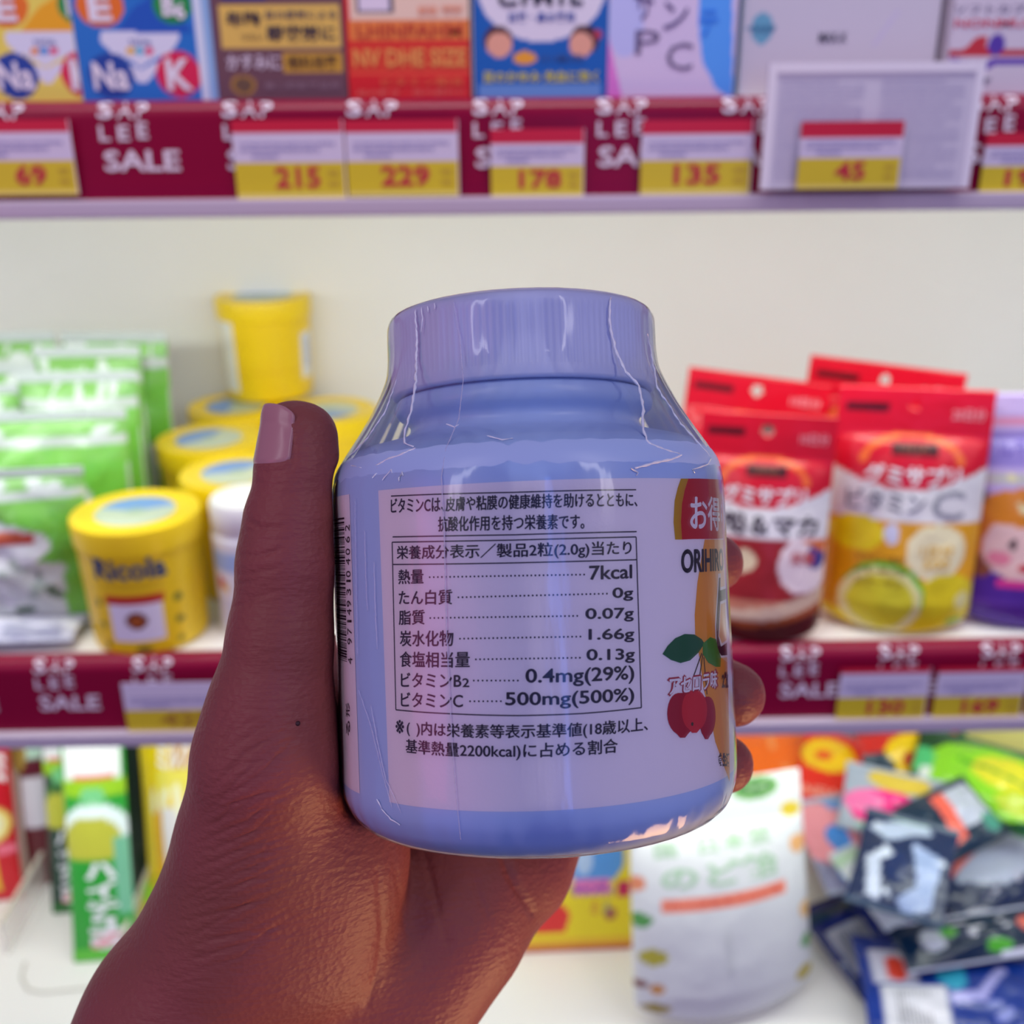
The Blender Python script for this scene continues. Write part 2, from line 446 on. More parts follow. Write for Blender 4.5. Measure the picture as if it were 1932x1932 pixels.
# printed notice standing in front of the upper rail, and its own tag
Yn = YF - 0.013
a, b = at_y(1437, 358, Yn), at_y(1822, 358, Yn); zt = at_y(1630, 121, Yn).z
w, h = b.x - a.x, zt - a.z
nt_ = empty('notice_card', ((a.x + b.x) / 2, Yn, a.z), label='white printed notice with two columns of grey text in front of the red rail', cat='sign')
box_obj('paper', (-w / 2, 0, 0), (w / 2, 0.0008, h), mat('notice_paper', (222, 218, 230), 0.3), nt_)
bm = bmesh.new()
bm_box(bm, (-w / 2 - .001, -.0008, 0), (-w / 2 + .0035, 0.0022, h + .001)); bm_box(bm, (w / 2 - .0035, -.0008, 0), (w / 2 + .001, 0.0022, h + .001)); bm_box(bm, (-w / 2 + .0036, -.0008, h - .004), (w / 2 - .0036, 0.0022, h + .001))
bm_obj('clear_sleeve_edge', bm, mat('sleeve_edge', (250, 246, 252), 0.15), nt_)
rs = random.Random(3); lines = []
for cx in (0.05, 0.53):
    for k in range(24):
        y0 = 0.86 - k * 0.034
        lines.append((''.join(rs.choice('aeiounrstlmcdp') for _ in range(30)), (cx, y0, cx + (0.40 if k % 5 else 0.26 + 0.1 * rs.random()), y0 + 0.020), (172, 166, 200)))
text_on(nt_, 'notice_text', lines, lambda p, q: ((p - 0.5) * w, 0, q * h), 0.0003)
price_tag(1502, 1694, 229, 356, '45', 'price tag reading 45 stuck over the printed notice', Y=Yn - 0.004, header=.24, digits=(0.36, 0.66))

# ------------------------------------------------------------------ cartons standing on the upper shelf
def upper(name, label, x0, x1, art, texts, h=0.125, d=0.05, Y=0.636, rz=0.0, cat='box', side=None, yb=187, dz=0.0):
    a, b = at_y(x0, yb, Y), at_y(x1, yb, Y); w = b.x - a.x
    def uv(px, py):
        p = at_y(px, py, Y); return ((p.x - a.x) / w, (p.z - ZU) / h)
    ww, hh = 1 / (x1 - x0), abs(at_y(966, 100, Y).z - at_y(966, 101, Y).z) / h
    A = [art[0]]
    for op in art[1:]:
        k, g, c = op
        if k == 'r': (u0, v0), (u1, v1) = uv(g[0], g[3]), uv(g[2], g[1]); A.append((k, (u0, v0, u1, v1), c))
        elif k == 'e': u, v = uv(g[0], g[1]); A.append((k, (u, v, g[2] * ww, g[3] * hh), c))
        elif k == 'p': A.append((k, [uv(*q) for q in g], c))
    T = []
    for t in texts:
        g = t[1]; (u0, v0), (u1, v1) = uv(g[0], g[3]), uv(g[2], g[1]); T.append((t[0], (u0, v0, u1, v1), t[2]) + tuple(t[3:]))
    return carton(name, label, cat, w, d, h, A, T, ((a.x + b.x) / 2, Y, ZU + 0.0004 + dz), rz, side=side, nu=90, nv=110)
WHT, NAVY = (238, 236, 244), (20, 50, 130)
def vit(dx, base, tri):
    return [base, ('e', (40 + dx, 12, 44, 40), (240, 120, 30)), ('p', [(70 + dx, 62), (105 + dx, 15), (145 + dx, -10), (180 + dx, 20), (215 + dx, 62)], tri),
            ('e', (177 + dx, 12, 36, 34), (30, 150, 70)),
            ('p', [(42 + dx, 62), (190 + dx, 62), (190 + dx, 78), (130 + dx, 158), (115 + dx, 158), (42 + dx, 80)], (228, 232, 248)),
            ('p', [(60 + dx, 105), (176 + dx, 105), (118 + dx, 132)], base), ('p', [(60 + dx, 95), (176 + dx, 95), (118 + dx, 128)], (228, 232, 248)),
            ('e', (62 + dx, 145, 42, 44), (20, 70, 160)), ('e', (190 + dx, 142, 42, 44), (225, 30, 80)),
            ('e', (98 + dx, 98, 9, 7), (240, 150, 60)), ('e', (115 + dx, 98, 9, 7), (70, 150, 220)), ('e', (134 + dx, 98, 9, 7), (230, 70, 120))]
def vitt(dx):
    w = (240, 236, 244)
    return [('E', (22 + dx, -10, 58 + dx, 42), w, .04), ('B', (160 + dx, -8, 180 + dx, 32), w, .04), ('6', (184 + dx, 6, 200 + dx, 38), w, .04),
            ('Na', (32 + dx, 118, 92 + dx, 172), w, .03), ('K', (170 + dx, 112, 212 + dx, 172), w, .03), ('TOTAL', (96 + dx, 76, 138 + dx, 86), (70, 90, 160))]
upper('vitamin_carton', 'yellow and white vitamin carton with letter circles, leftmost on the upper shelf', -70, 156, vit(-32, (244, 226, 96), (248, 178, 20)), vitt(-32), d=.06)
upper('vitamin_carton', 'blue vitamin carton with coloured letter circles beside the yellow one', 158, 412, vit(0 + 148, (30, 120, 205), (20, 90, 190))[:-3] +
      [('r', (384, -400, 412, 200), (225, 236, 250)), ('r', (398, -400, 404, 200), (150, 190, 230)), ('e', (246, 98, 9, 7), (240, 190, 60)), ('e', (263, 98, 9, 7), (70, 190, 220)), ('e', (282, 98, 9, 7), (230, 70, 120))], vitt(148), d=.06)
upper('eye_drop_carton', 'brown carton with gold panels and dark Japanese lettering', 414, 657,
      [(112, 76, 84), ('r', (420, 10, 640, 92), (232, 194, 92)), ('r', (420, -400, 470, 2), NAVY), ('r', (535, 98, 645, 140), (206, 160, 50)), ('e', (460, 162, 24, 20), (176, 130, 50)), ('e', (460, 162, 17, 14), (110, 84, 60))],
      [('年齢', (428, 22, 492, 52), (50, 40, 60), .03), ('目の疲労による', (502, 20, 634, 38), (90, 80, 90)), ('眼疲労に', (506, 48, 632, 80), (50, 40, 60), .03), ('つらい', (455, 64, 496, 78), (120, 90, 60)),
       ('かすみに', (430, 104, 528, 134), (226, 214, 226), .02), ('眼科用薬', (545, 106, 636, 132), (90, 60, 30), .02), ('第二類医薬品用', (500, 156, 640, 170), (150, 120, 130))], side=(90, 60, 66))
upper('orange_carton', 'orange and red striped carton right of the brown one', 660, 888,
      [(226, 30, 30), ('r', (660, -400, 888, 38), (246, 216, 190)), ('r', (660, 38, 888, 80), (240, 136, 60)), ('r', (660, 84, 888, 134), (226, 66, 34)), ('r', (660, 134, 888, 140), (244, 100, 60)), ('r', (672, -60, 738, 28), (60, 56, 80)), ('r', (678, -60, 732, 20), (236, 226, 240))],
      [('LHINFAHM', (674, 46, 872, 72), (200, 70, 40), .02), ('NV DHE SIZE', (668, 92, 880, 128), (240, 160, 80), .03), ('ビタミン配合', (720, 146, 876, 164), (236, 110, 60), .02), ('目の乾き・目の疲れに', (676, 170, 880, 182), (240, 120, 100)), ('目薬', (790, 12, 876, 30), (240, 160, 120))], side=(30, 20, 26))
upper('children_carton', 'blue carton with a white oval and two small cartoon faces', 897, 1143,
      [(20, 100, 186), ('e', (1022, -20, 116, 98), (236, 232, 244)), ('r', (905, 160, 1135, 200), (110, 160, 220)),
       ('e', (940, 78, 27, 28), (84, 44, 40)), ('e', (942, 86, 24, 24), (242, 176, 146)), ('e', (1103, 76, 27, 28), (84, 44, 40)), ('e', (1096, 86, 22, 24), (242, 176, 146)), ('e', (1128, 66, 8, 8), (190, 60, 80)),
       ('e', (990, 111, 22, 12), (246, 170, 40))],
      [('こFMYL', (940, -30, 1100, 14), (40, 40, 60), .04), ('目薬・鼻水薬用', (960, 24, 1084, 44), (40, 70, 160), .02), ('目のかゆみ 充血に効く', (914, 134, 1130, 158), (222, 214, 60), .02), ('小児用', (1016, 104, 1100, 118), (60, 90, 150))], side=(16, 60, 140))
upper('lilac_carton', 'pale lilac carton with grey letters PC and a blue side arc', 1145, 1382,
      [(226, 212, 240), ('p', [(1145, 60), (1175, 190), (1145, 190)], (232, 130, 216)), ('p', [(1320, -200), (1382, -200), (1382, 190), (1352, 170), (1326, 120), (1318, 60)], (90, 170, 255)), ('e', (1180, 40, 34, 70), (200, 206, 252))],
      [('サ', (1196, -22, 1234, 36), (96, 80, 130), .01, -.02), ('ン', (1250, 4, 1300, 58), (96, 80, 130), .01), ('テ', (1318, 20, 1356, 70), (40, 130, 240), .01), ('P', (1198, 58, 1246, 104), (110, 96, 130), .0), ('C', (1256, 82, 1308, 134), (110, 96, 130), .0)], side=(40, 130, 160))
upper('white_carton', 'large plain white carton with a small teal emblem behind the notice', 1392, 1752,
      [(218, 212, 220), ('e', (1438, 55, 20, 30), (110, 176, 200)), ('r', (1392, -400, 1400, 200), (246, 240, 250)), ('r', (1408, 52, 1466, 58), (90, 150, 180)), ('p', [(1690, 20), (1700, 20), (1652, 90), (1642, 90)], (214, 206, 226))],
      [('OASIS', (1414, 48, 1462, 62), (80, 140, 170)), ('MAX-X', (1544, 62, 1598, 82), (60, 56, 80), .02)], Y=.642, side=(250, 246, 252))
upper('dark_slim_carton', 'sliver of a black and red carton squeezed between two white cartons', 1755, 1776,
      [(40, 44, 60), ('r', (1755, 25, 1776, 45), (150, 30, 50)), ('r', (1755, -400, 1776, 18), (180, 170, 180))], [], Y=.66, side=(30, 34, 50))
upper('white_red_carton', 'white carton with red lettering and red and violet ribbon at the right end', 1779, 2060,
      [(222, 214, 224), ('r', (1779, 92, 2060, 108), (196, 40, 60)), ('p', [(1779, 106), (1830, 120), (1846, 134), (1870, 112), (2060, 112), (2060, 122), (1880, 124), (1846, 140), (1800, 118)], (100, 60, 180)),
       ('p', [(1815, 98), (1845, 70), (1862, 70), (1862, 106), (1815, 106)], (206, 50, 60)), ('e', (1880, 86, 16, 20), (90, 60, 170))],
      [('ソフトカプセル入り', (1800, 8, 2040, 28), (120, 110, 140), .01), ('NONMUCARDI', (1800, 36, 2040, 54), (214, 60, 90), .02), ('60錠', (1838, 148, 1870, 160), (90, 84, 110))])
# ------------------------------------------------------------------ middle shelf, left: green snack bags
def green_bag(label, x0, x1, ytop, Y, rz, lean, variant, seed):
    p, w, h = fit(x0, x1, ytop, ZM, Y=Y, lean=lean, rz=rz)
    GR, LG, SV, RD = (120, 200, 70), (176, 216, 150), (226, 230, 228), (206, 74, 50)
    art = [(210, 218, 210), ('r', (0, .87, 1, .95), (140, 200, 104)), ('r', (0, .72, 1, .82), (134, 204, 90)), ('p', [(.55, .5), (1, .4), (1, .74), (.5, .74)], GR), ('r', (0, .60, .35, .74), LG),
           ('e', (.42, .56, .38, .15), (232, 236, 234)), ('p', [(.80, .0), (1, .0), (1, .62), (.90, .60), (.84, .3)], GR), ('p', [(0, 0), (.10, 0), (.08, .3), (0, .5)], LG),
           ('r', (.46, .58, .72, .635), RD), ('e', (.58, .63, .10, .03), (226, 120, 80)), ('spots', (seed, 10, .08, .1, .72, .46, .07), (170, 186, 170)), ('spots', (seed + 9, 8, .1, .05, .7, .5, .05), SV), ('spots', (seed + 3, 5, .1, .08, .8, .4, .045), (84, 110, 84)), ('spots', (seed + 5, 5, .1, .85, .9, .95, .06), (226, 234, 226)), ('r', (.3, .02, .8, .05), (190, 90, 60))]  # pale spots across the top band are painted-on glare
    return bag('snack_bag', label, 'snack bag', w, h, 0.036, art, [('のり', (.20, .50, .40, .60), (120, 160, 120), .02)], (p.x, Y, ZM + 0.0006), rz, lean, group='green and white snack bags on the middle shelf', crinkle=0.0042, seed=seed, seal=(200, 208, 204), gloss=.18)
R = math.radians
green_bag('green and white snack bag in front, nearest the red rail at the left end', -150, 170, 888, .672, R(6), R(6), 0, 1)
green_bag('green and white snack bag second from the front, right behind the nearest one', -90, 258, 778, .722, R(4), R(6), 0, 2)
green_bag('green and white snack bag third from the front, standing beside the yellow canisters', 64, 282, 702, .772, R(2), R(6), 0, 3)
green_bag('green and white snack bag cut off by the left border, third row from the front', -190, 62, 728, .772, R(2), R(6), 0, 4)
green_bag('green and white snack bag fourth from the front with a broad silver top seal', 94, 290, 655, .818, R(0), R(5), 0, 5)
green_bag('green and white snack bag cut off by the left border, fourth row from the front', -160, 98, 690, .818, R(0), R(5), 0, 6)
green_bag('rearmost green snack bag on the right, just touching the white wall', 140, 338, 628, .866, R(-3), R(5), 0, 7)
green_bag('rearmost green snack bag at the left border by the white wall', -90, 134, 628, .866, R(0), R(5), 0, 8)
# one silver packet lying flat in front of them
pq = at_z(20, 1216, ZM)
bag('silver_packet', 'flat silvery packet lying before the green bags on the rail edge', 'packet', .095, .035, .012, [(196, 198, 214), ('spots', (4, 12, 0, 0, 1, 1, .1), (236, 238, 244)), ('r', (.5, .1, .9, .4), (150, 152, 176))], [],
    (pq.x, pq.y - .012, ZM + .007), R(2), R(86), crinkle=.002, seed=3, seal=(180, 184, 200))

# ------------------------------------------------------------------ middle shelf: yellow sweet canisters
fb = at_z(289, 1188, ZM)
CK = project(fb)[2] / FPX
CR0, CR1 = 103 * CK, 114 * CK
CH = solve_h(fb, 0, 0, 962)
YEL, YLID = (246, 208, 20), (250, 214, 16)
def canister(label, p, rz=0.0, front=True, detail=True):
    ct = empty('sweet_canister', p, (0, 0, rz), label=label, cat='canister', group='yellow sweet canisters on the middle shelf')
    prof = [(CR0 * .93, 0), (CR0 * .99, .0015), (CR0, .004)]
    NZ = 60
    for j in range(1, NZ + 1): prof.append((CR0 + (CR1 * .955 - CR0) * j / NZ, .004 + (CH - .018 - .004) * j / NZ))
    seg = 120
    vs = []; us = []
    for r, z in prof:
        for i in range(seg):
            a = 2 * PI * i / seg; a = a if a <= PI else a - 2 * PI
            us.append(a / PI); vs.append(z / CH)
    if front:
        art = [YEL, ('r', (-.14, .13, .14, .43), (238, 232, 244)), ('r', (-.15, .43, .15, .50), (196, 50, 30)), ('e', (0, .30, .055, .07), (110, 50, 20)), ('e', (0, .295, .035, .045), (176, 90, 30)),
               ('e', (-.21, .43, .018, .035), (130, 120, 20)), ('e', (.235, .43, .022, .04), (120, 120, 20)), ('e', (-.2, .25, .018, .03), (130, 120, 20)), ('e', (.23, .25, .024, .03), (120, 110, 20)),
               ('e', (-.19, .09, .02, .03), (130, 120, 20)), ('e', (.22, .09, .02, .03), (130, 120, 20)), ('e', (.02, .055, .05, .03), (140, 120, 30)), ('r', (-.16, .56, .16, .585), (214, 170, 20))]
    else:
        art = [YEL, ('r', (-.40, .1, -.22, .86), (240, 240, 226)), ('r', (.30, .20, .44, .66), (232, 234, 236)), ('r', (.33, .3, .40, .6), (190, 200, 220)), ('r', (-.2, .3, .25, .32), (236, 190, 20))]
    cb = lathe('canister_body', prof, printed('printed_tin', .32), ct, seg, colors=paint(art, np.array(us), np.array(vs)))
    zt = CH
    lathe('lid', [(CR1 * .95, zt - .0185), (CR1 * .985, zt - .0175), (CR1 * 1.0, zt - .003), (CR1 * .985, zt - .0006), (CR1 * .95, zt), (CR1 * .90, zt - .0008), (CR1 * .62, zt - .0012)], mat('yellow_lid', YLID, .3), ct, 96)
    if detail:
        rr = CR1 * .62
        V, F = [(0, 0, zt - .0008)], []
        N = 48
        cols = [(176, 196, 160)]
        for k in (1, 2, 3):
            for i in range(N):
                a = 2 * PI * i / N; V.append((rr * k / 3 * math.cos(a), rr * k / 3 * math.sin(a), zt - .0008)); cols.append((200, 210, 186) if (math.sin(a) < .35) else (120, 160, 220))
        for i in range(N): F.append((0, 1 + i, 1 + (i + 1) % N))
        for k in (0, 1):
            for i in range(N): F.append((1 + k * N + i, 1 + (k + 1) * N + i, 1 + (k + 1) * N + (i + 1) % N, 1 + k * N + (i + 1) % N))
        obj('lid_sticker', V, F, printed('printed_sticker', .3), ct, colors=np.array([lin(c) for c in cols]), label='pale green and blue sticker')
    if front:
        def sf(u, v):
            z = v * CH; r = CR0 + (CR1 * .955 - CR0) * v / .85 + .0004; a = (u - .5) * 2.0
            return (r * math.sin(a), -r * math.cos(a), z)
        text_on(ct, 'lettering', [('Ricola', (.20, .63, .80, .80), (40, 70, 110), .03)], sf, .0004)
    return ct
canister('yellow sweet canister in front with dark blue lettering and a white picture panel', fb, R(6))
def lid_at(px, py): return at_z(px, py, ZM + CH) - Vector((0, 0, CH))
canister('yellow sweet canister directly behind the front one, a blue-edged sticker on its lid', lid_at(448, 888), R(30))
canister('yellow sweet canister left of the pile, one row deeper than the blue-edged lid', lid_at(387, 826) + Vector((.003, .001, 0)), R(60))
canister('yellow sweet canister at the back left, under the upright one', lid_at(427, 770) + Vector((.006, .012, 0)), R(100))
canister('yellow sweet canister at the back right, its lid showing beside the thumb tip', lid_at(606, 772) + Vector((.006, 0, 0)), R(170))
tp = lid_at(512, 742); tp.z = ZM + CH + .0005
canister('upright yellow canister standing on top of the other canisters against the wall', tp, R(8), front=False)
# white plastic bottle half hidden by the thumb
bp = at_z(492, 1176, ZM); k = project(bp)[2] / FPX; hb = solve_h(bp, 0, 0, 935)
wb = empty('white_bottle', bp, label='white plastic bottle with a blue band, half hidden behind the thumb', cat='bottle')
us, vs = [], []; prof = [(66 * k, 0), (70 * k, .003)] + [(70 * k, .003 + (hb * .72) * j / 30) for j in range(1, 31)] + [(60 * k, hb * .80)]
for r, z in prof:
    for i in range(64):
        a = 2 * PI * i / 64; a = a if a <= PI else a - 2 * PI; us.append(a / PI); vs.append(z / hb)
lathe('bottle_body', prof, printed('printed_bottle', .3), wb, 64, colors=paint([(238, 238, 242), ('r', (-1, .52, 1, .66), (170, 196, 236)), ('e', (-.26, .42, .05, .05), (214, 50, 70)), ('e', (-.2, .40, .03, .04), (236, 190, 70)), ('r', (-.4, .1, .0, .3), (216, 218, 234))], np.array(us), np.array(vs)))
lathe('screw_cap', [(66 * k, hb * .79), (68 * k, hb * .80), (68 * k, hb * .97), (64 * k, hb), (20 * k, hb)], mat('white_cap', (244, 242, 240), .35), wb, 64)

# ------------------------------------------------------------------ middle shelf, right: stand-up pouches
def gummy_art(lower):
    return [(218, 12, 40), ('ring', (.5, .70, .34, .12, .72), (246, 110, 40)), ('r', (0, 0, 1, .70), (218, 12, 40)), ('r', (.36, .735, .66, .785), (60, 10, 20)), ('r', (.06, .90, .34, .935), (110, 8, 24)),
            ('below', (.600, .02, .34), (236, 232, 230)), ('r', (0, 0, 1, .47), lower[0])] + lower[1:]
VC = gummy_art([(236, 168, 12), ('e', (.18, .41, .17, .075), (246, 222, 10)), ('e', (.40, .42, .05, .045), (222, 222, 240)), ('e', (.70, .35, .20, .115), (250, 240, 190)), ('e', (.80, .14, .22, .12), (240, 220, 20)),
                ('r', (0, 0, 1, .07), (246, 222, 16)), ('e', (.38, .15, .27, .155), (86, 190, 40)), ('e', (.37, .13, .27, .15), (244, 240, 160)), ('e', (.37, .13, .215, .12), (226, 218, 40)), ('e', (.92, .14, .05, .04), (230, 225, 150)), ('r', (.84, .015, .95, .05), (120, 190, 40))])
MK = gummy_art([(160, 34, 34), ('e', (.85, .36, .20, .13), (246, 226, 224)), ('e', (.93, .40, .07, .06), (60, 60, 140)), ('e', (.40, .37, .09, .05), (230, 210, 170)), ('p', [(.8, .47), (1, .47), (1, .40), (.9, .44)], (226, 120, 60)),
                ('r', (0, .08, 1, .20), (206, 130, 100)), ('below', (.16, .1, .2), (222, 190, 160)), ('below', (.10, .04, .3), (170, 80, 30)), ('below', (.07, .02, .3), (90, 24, 20))])
def pouch(label, x0, x1, ytop, ybot, rz, lean, art, texts, Y=None, roll=0.0, t=.05, seed=0, name='gummy_pouch', group='red topped gummy pouches', hole=True, cat='pouch'):
    p, w, h = fit(x0, x1, ytop, ZM, ybot=ybot, Y=Y, lean=lean, rz=rz)
    p.z = ZM + .0006
    return bag(name, label, cat, w, h, t, art, texts, p, rz, lean, roll, style='pouch', group=group, hole=(.5, .925, .0042) if hole else None, seal=None, crinkle=.0008, seed=seed, gloss=.3, nu=64, nv=84)
WT = (244, 238, 240)
def gt(top, mid, days):
    return [(days, (.74, .875, .95, .925), (244, 150, 160), .02), ('グミサプリ', (.20, .615, .82, .695), WT, .035), ('UHA', (.41, .745, .61, .775), (130, 60, 40), .02), ('UHA味覚糖', (.07, .90, .33, .93), (70, 6, 16), .02)] + mid
pouch('red and cream gummy pouch at the back, leftmost of the red pouches', 1262, 1508, 708, None, R(-20), R(7), MK, gt(0, [('亜鉛＆マカ', (.1, .49, .9, .58), (50, 40, 46), .03)], '10日分'), Y=.757, seed=2, roll=R(3.5))
pouch('brown and cream gummy pouch in front with zinc and maca lettering', 1296, 1538, 782, 1196, R(-14), R(9), MK, gt(0, [('亜鉛＆マカ', (.04, .485, .92, .58), (50, 40, 46), .03), ('栄養', (.74, .36, .92, .42), (206, 90, 90))], '10日分'), seed=3, t=.045)
pouch('red gummy pouch at the back, tallest against the white wall', 1488, 1748, 686, None, R(-20), R(5), VC, gt(0, [('ビタミンC', (.1, .50, .9, .58), (90, 90, 100), .02)], '20日分'), Y=.765, seed=4, roll=R(3.5))
pouch('yellow lemon gummy pouch in front with vitamin C lettering under a red top', 1545, 1818, 733, 1176, R(-12), R(8), VC,
      gt(0, [('ビタミン', (.10, .505, .60, .59), (120, 120, 130), .02), ('C', (.64, .485, .86, .60), (150, 150, 158), .01), ('1日分', (.60, .33, .82, .38), (236, 190, 60), .02), ('ビタミンC配合', (.2, .30, .50, .33), (150, 110, 10)), ('レモン味グミ', (.2, .25, .5, .28), (150, 110, 10)), ('コラーゲン', (.2, .20, .5, .23), (150, 110, 10)), ('500', (.62, .28, .8, .325), (240, 200, 90), .02)], '20日分'), seed=5)
pouch('lilac and purple pouch with a drawn smiling girl at the right border', 1790, 2070, 742, 1166, R(0), R(6),
      [(206, 180, 226), ('r', (0, .86, 1, .90), (230, 150, 180)), ('r', (0, .70, 1, .84), (150, 130, 200)), ('r', (0, .62, 1, .67), (206, 200, 190)), ('p', [(0, .28), (.5, .18), (1, .28), (1, 0), (0, 0)], (84, 40, 150)), ('r', (0, .10, 1, .13), (110, 66, 176)),
       ('e', (.10, .36, .10, .14), (150, 84, 50)), ('e', (.34, .42, .30, .19), (226, 130, 30)), ('e', (.34, .36, .24, .145), (246, 206, 196)), ('e', (.34, .53, .27, .08), (232, 140, 24)), ('e', (.20, .31, .07, .03), (244, 140, 160)), ('e', (.27, .375, .022, .024), (70, 50, 50)), ('e', (.46, .375, .022, .024), (70, 50, 50)),
       ('e', (.37, .275, .06, .02), (206, 40, 50)), ('r', (.2, .19, .55, .225), (232, 60, 150)), ('spots', (5, 8, .05, .5, .9, .68, .05), (240, 230, 170))],
      [('マルチビタミン', (.05, .735, .80, .81), (110, 90, 180), .02), ('葉酸', (.02, .55, .12, .60), (60, 60, 70), .03)], name='girl_pouch', group=None, seed=6, hole=False, cat='pouch', t=.05)

# ------------------------------------------------------------------ bottom shelf, left: sweet rolls and packs
def lowbag(name, label, x0, x1, ytop, ybot, art, texts, lean, rz=0.0, t=.02, cat='sweet pack', group=None, seed=0, Y=None, **kw):
    p, w, h = fit(x0, x1, ytop, ZL, ybot=ybot, Y=Y, lean=lean, rz=rz)
    p.z = ZL + .0006 + kw.pop('dz', 0)
    return bag(name, label, cat, w, h, t, art, texts, p, rz, lean, seed=seed, group=group, **kw)
STK = lambda base, arc: [base, ('r', (.05, .74, .95, .98), (236, 236, 232)), ('r', (.2, .735, .85, .755), (226, 80, 70)), ('r', (.0, .68, 1, .735), (150, 200, 30)), ('e', (.5, .67, .2, .045), (120, 200, 130)),
                         ('e', (.5, .53, .55, .12), arc), ('e', (.45, .49, .48, .11), (190, 190, 60)), ('r', (0, 0, 1, .42), base), ('r', (.78, .2, 1, .5), (120, 190, 150)), ('e', (.62, .07, .34, .05), (240, 150, 160))]
vtxt = lambda s, c: [(ch, (.30, .42 - .075 * (i + 1), .80, .415 - .075 * i), c, .05) for i, ch in enumerate(s)]
lowbag('sweet_roll_pack', 'bright green sweet roll pack with white upright lettering, foremost of the roll packs', 140, 262, 1345, 1812, STK((44, 160, 50), (232, 246, 240)), vtxt('ハイチュウ', (240, 240, 240)), R(17), R(4), t=.02, seed=1, group='roll packs on the bottom shelf', seal=(96, 190, 60), back=(40, 140, 50))
lowbag('sweet_roll_pack', 'dark green sweet roll pack with white lettering behind the bright green one', 100, 172, 1330, 1722, STK((24, 60, 44), (60, 110, 50)), vtxt('ハイチュウ', (236, 236, 236)), R(17), R(4), t=.02, seed=2, group='roll packs on the bottom shelf', seal=(50, 110, 50), back=(20, 40, 30))
lowbag('yellow_sweet_pack', 'yellow sweet pack with a white panel, half hidden behind the wrist', 284, 400, 1350, 1716, [(246, 214, 20), ('r', (.34, .05, 1, .55), (236, 232, 226)), ('r', (.2, .02, .34, .55), (240, 180, 30)), ('e', (.8, .80, .3, .08), (206, 150, 20)), ('r', (.3, .62, .9, .74), (240, 226, 90)), ('spots', (3, 6, .2, .55, .9, .62, .1), (250, 246, 200))],
       [('ミルク', (.32, .74, .86, .88), (244, 240, 232), .05)], R(14), R(3), seed=3, t=.025, seal=(250, 224, 60))
lowbag('red_sweet_pack', 'red sweet pack with white lettering at the left border of the bottom shelf', -70, 46, 1340, 1700, [(206, 22, 34), ('e', (.62, .42, .34, .10), (240, 214, 110)), ('e', (.62, .42, .24, .07), (246, 236, 190)), ('r', (.5, .0, .68, .25), (240, 200, 40)), ('e', (.85, .28, .16, .03), (244, 120, 140))],
       [('グミ', (.60, .62, .95, .80), (244, 240, 240), .05)], R(14), R(4), seed=4, t=.025, seal=(206, 40, 50))
lowbag('maroon_sweet_pack', 'maroon sweet pack with white and mint panels between the red and the dark green packs', 40, 116, 1335, 1668, [(96, 22, 30), ('r', (.0, .0, .26, .8), (226, 222, 196)), ('r', (.3, .34, .92, .62), (216, 210, 214)), ('r', (.5, .72, .95, .98), (190, 222, 196)), ('e', (.25, .75, .25, .1), (176, 150, 70))], [], R(14), R(4), seed=5, t=.02, seal=(110, 40, 40))
lowbag('shadow_pack', 'almost black added pack filling the shadow between the green roll and the yellow pack', 236, 300, 1345, 1690, [(26, 40, 26), ('r', (.0, .0, .3, .5), (52, 70, 30))], [], R(10), R(2), seed=6, t=.02, seal=(30, 50, 30))  # near-black packet put in where there is only a dark shadow
lowbag('small_yellow_pack', 'small olive yellow packet lying low beside the green roll pack', 232, 292, 1640, 1770, [(196, 180, 30), ('spots', (6, 5, 0, 0, 1, 1, .2), (150, 210, 50))], [], R(50), R(-20), seed=7, t=.014, seal=(150, 200, 60))
M_ACR = mat('clear_acrylic', (236, 232, 226), .12, Alpha=0.35)
for lab, (xa, ya), (xb, yb) in (('clear acrylic divider at the far left between sweet packs', (0, 1745), (108, 1560)), ('clear acrylic divider between the green roll pack and the yellow pack', (232, 1762), (300, 1590))):
    a = at_z(xa, ya, ZL + .035); b = at_z(xb, yb, ZL + .035)
    dv = empty('shelf_divider', (a.x, a.y, ZL), (0, 0, math.atan2(b.y - a.y, b.x - a.x)), label=lab, cat='divider', group='clear dividers on the bottom shelf')
    L = (b - a).length
    box_obj('divider_wall', (0, -.001, .0005), (L, .001, .035), M_ACR, dv)
    box_obj('divider_edge', (0, -.0016, .034), (L, .0016, .037), mat('acrylic_edge', (214, 206, 190), .2), dv)

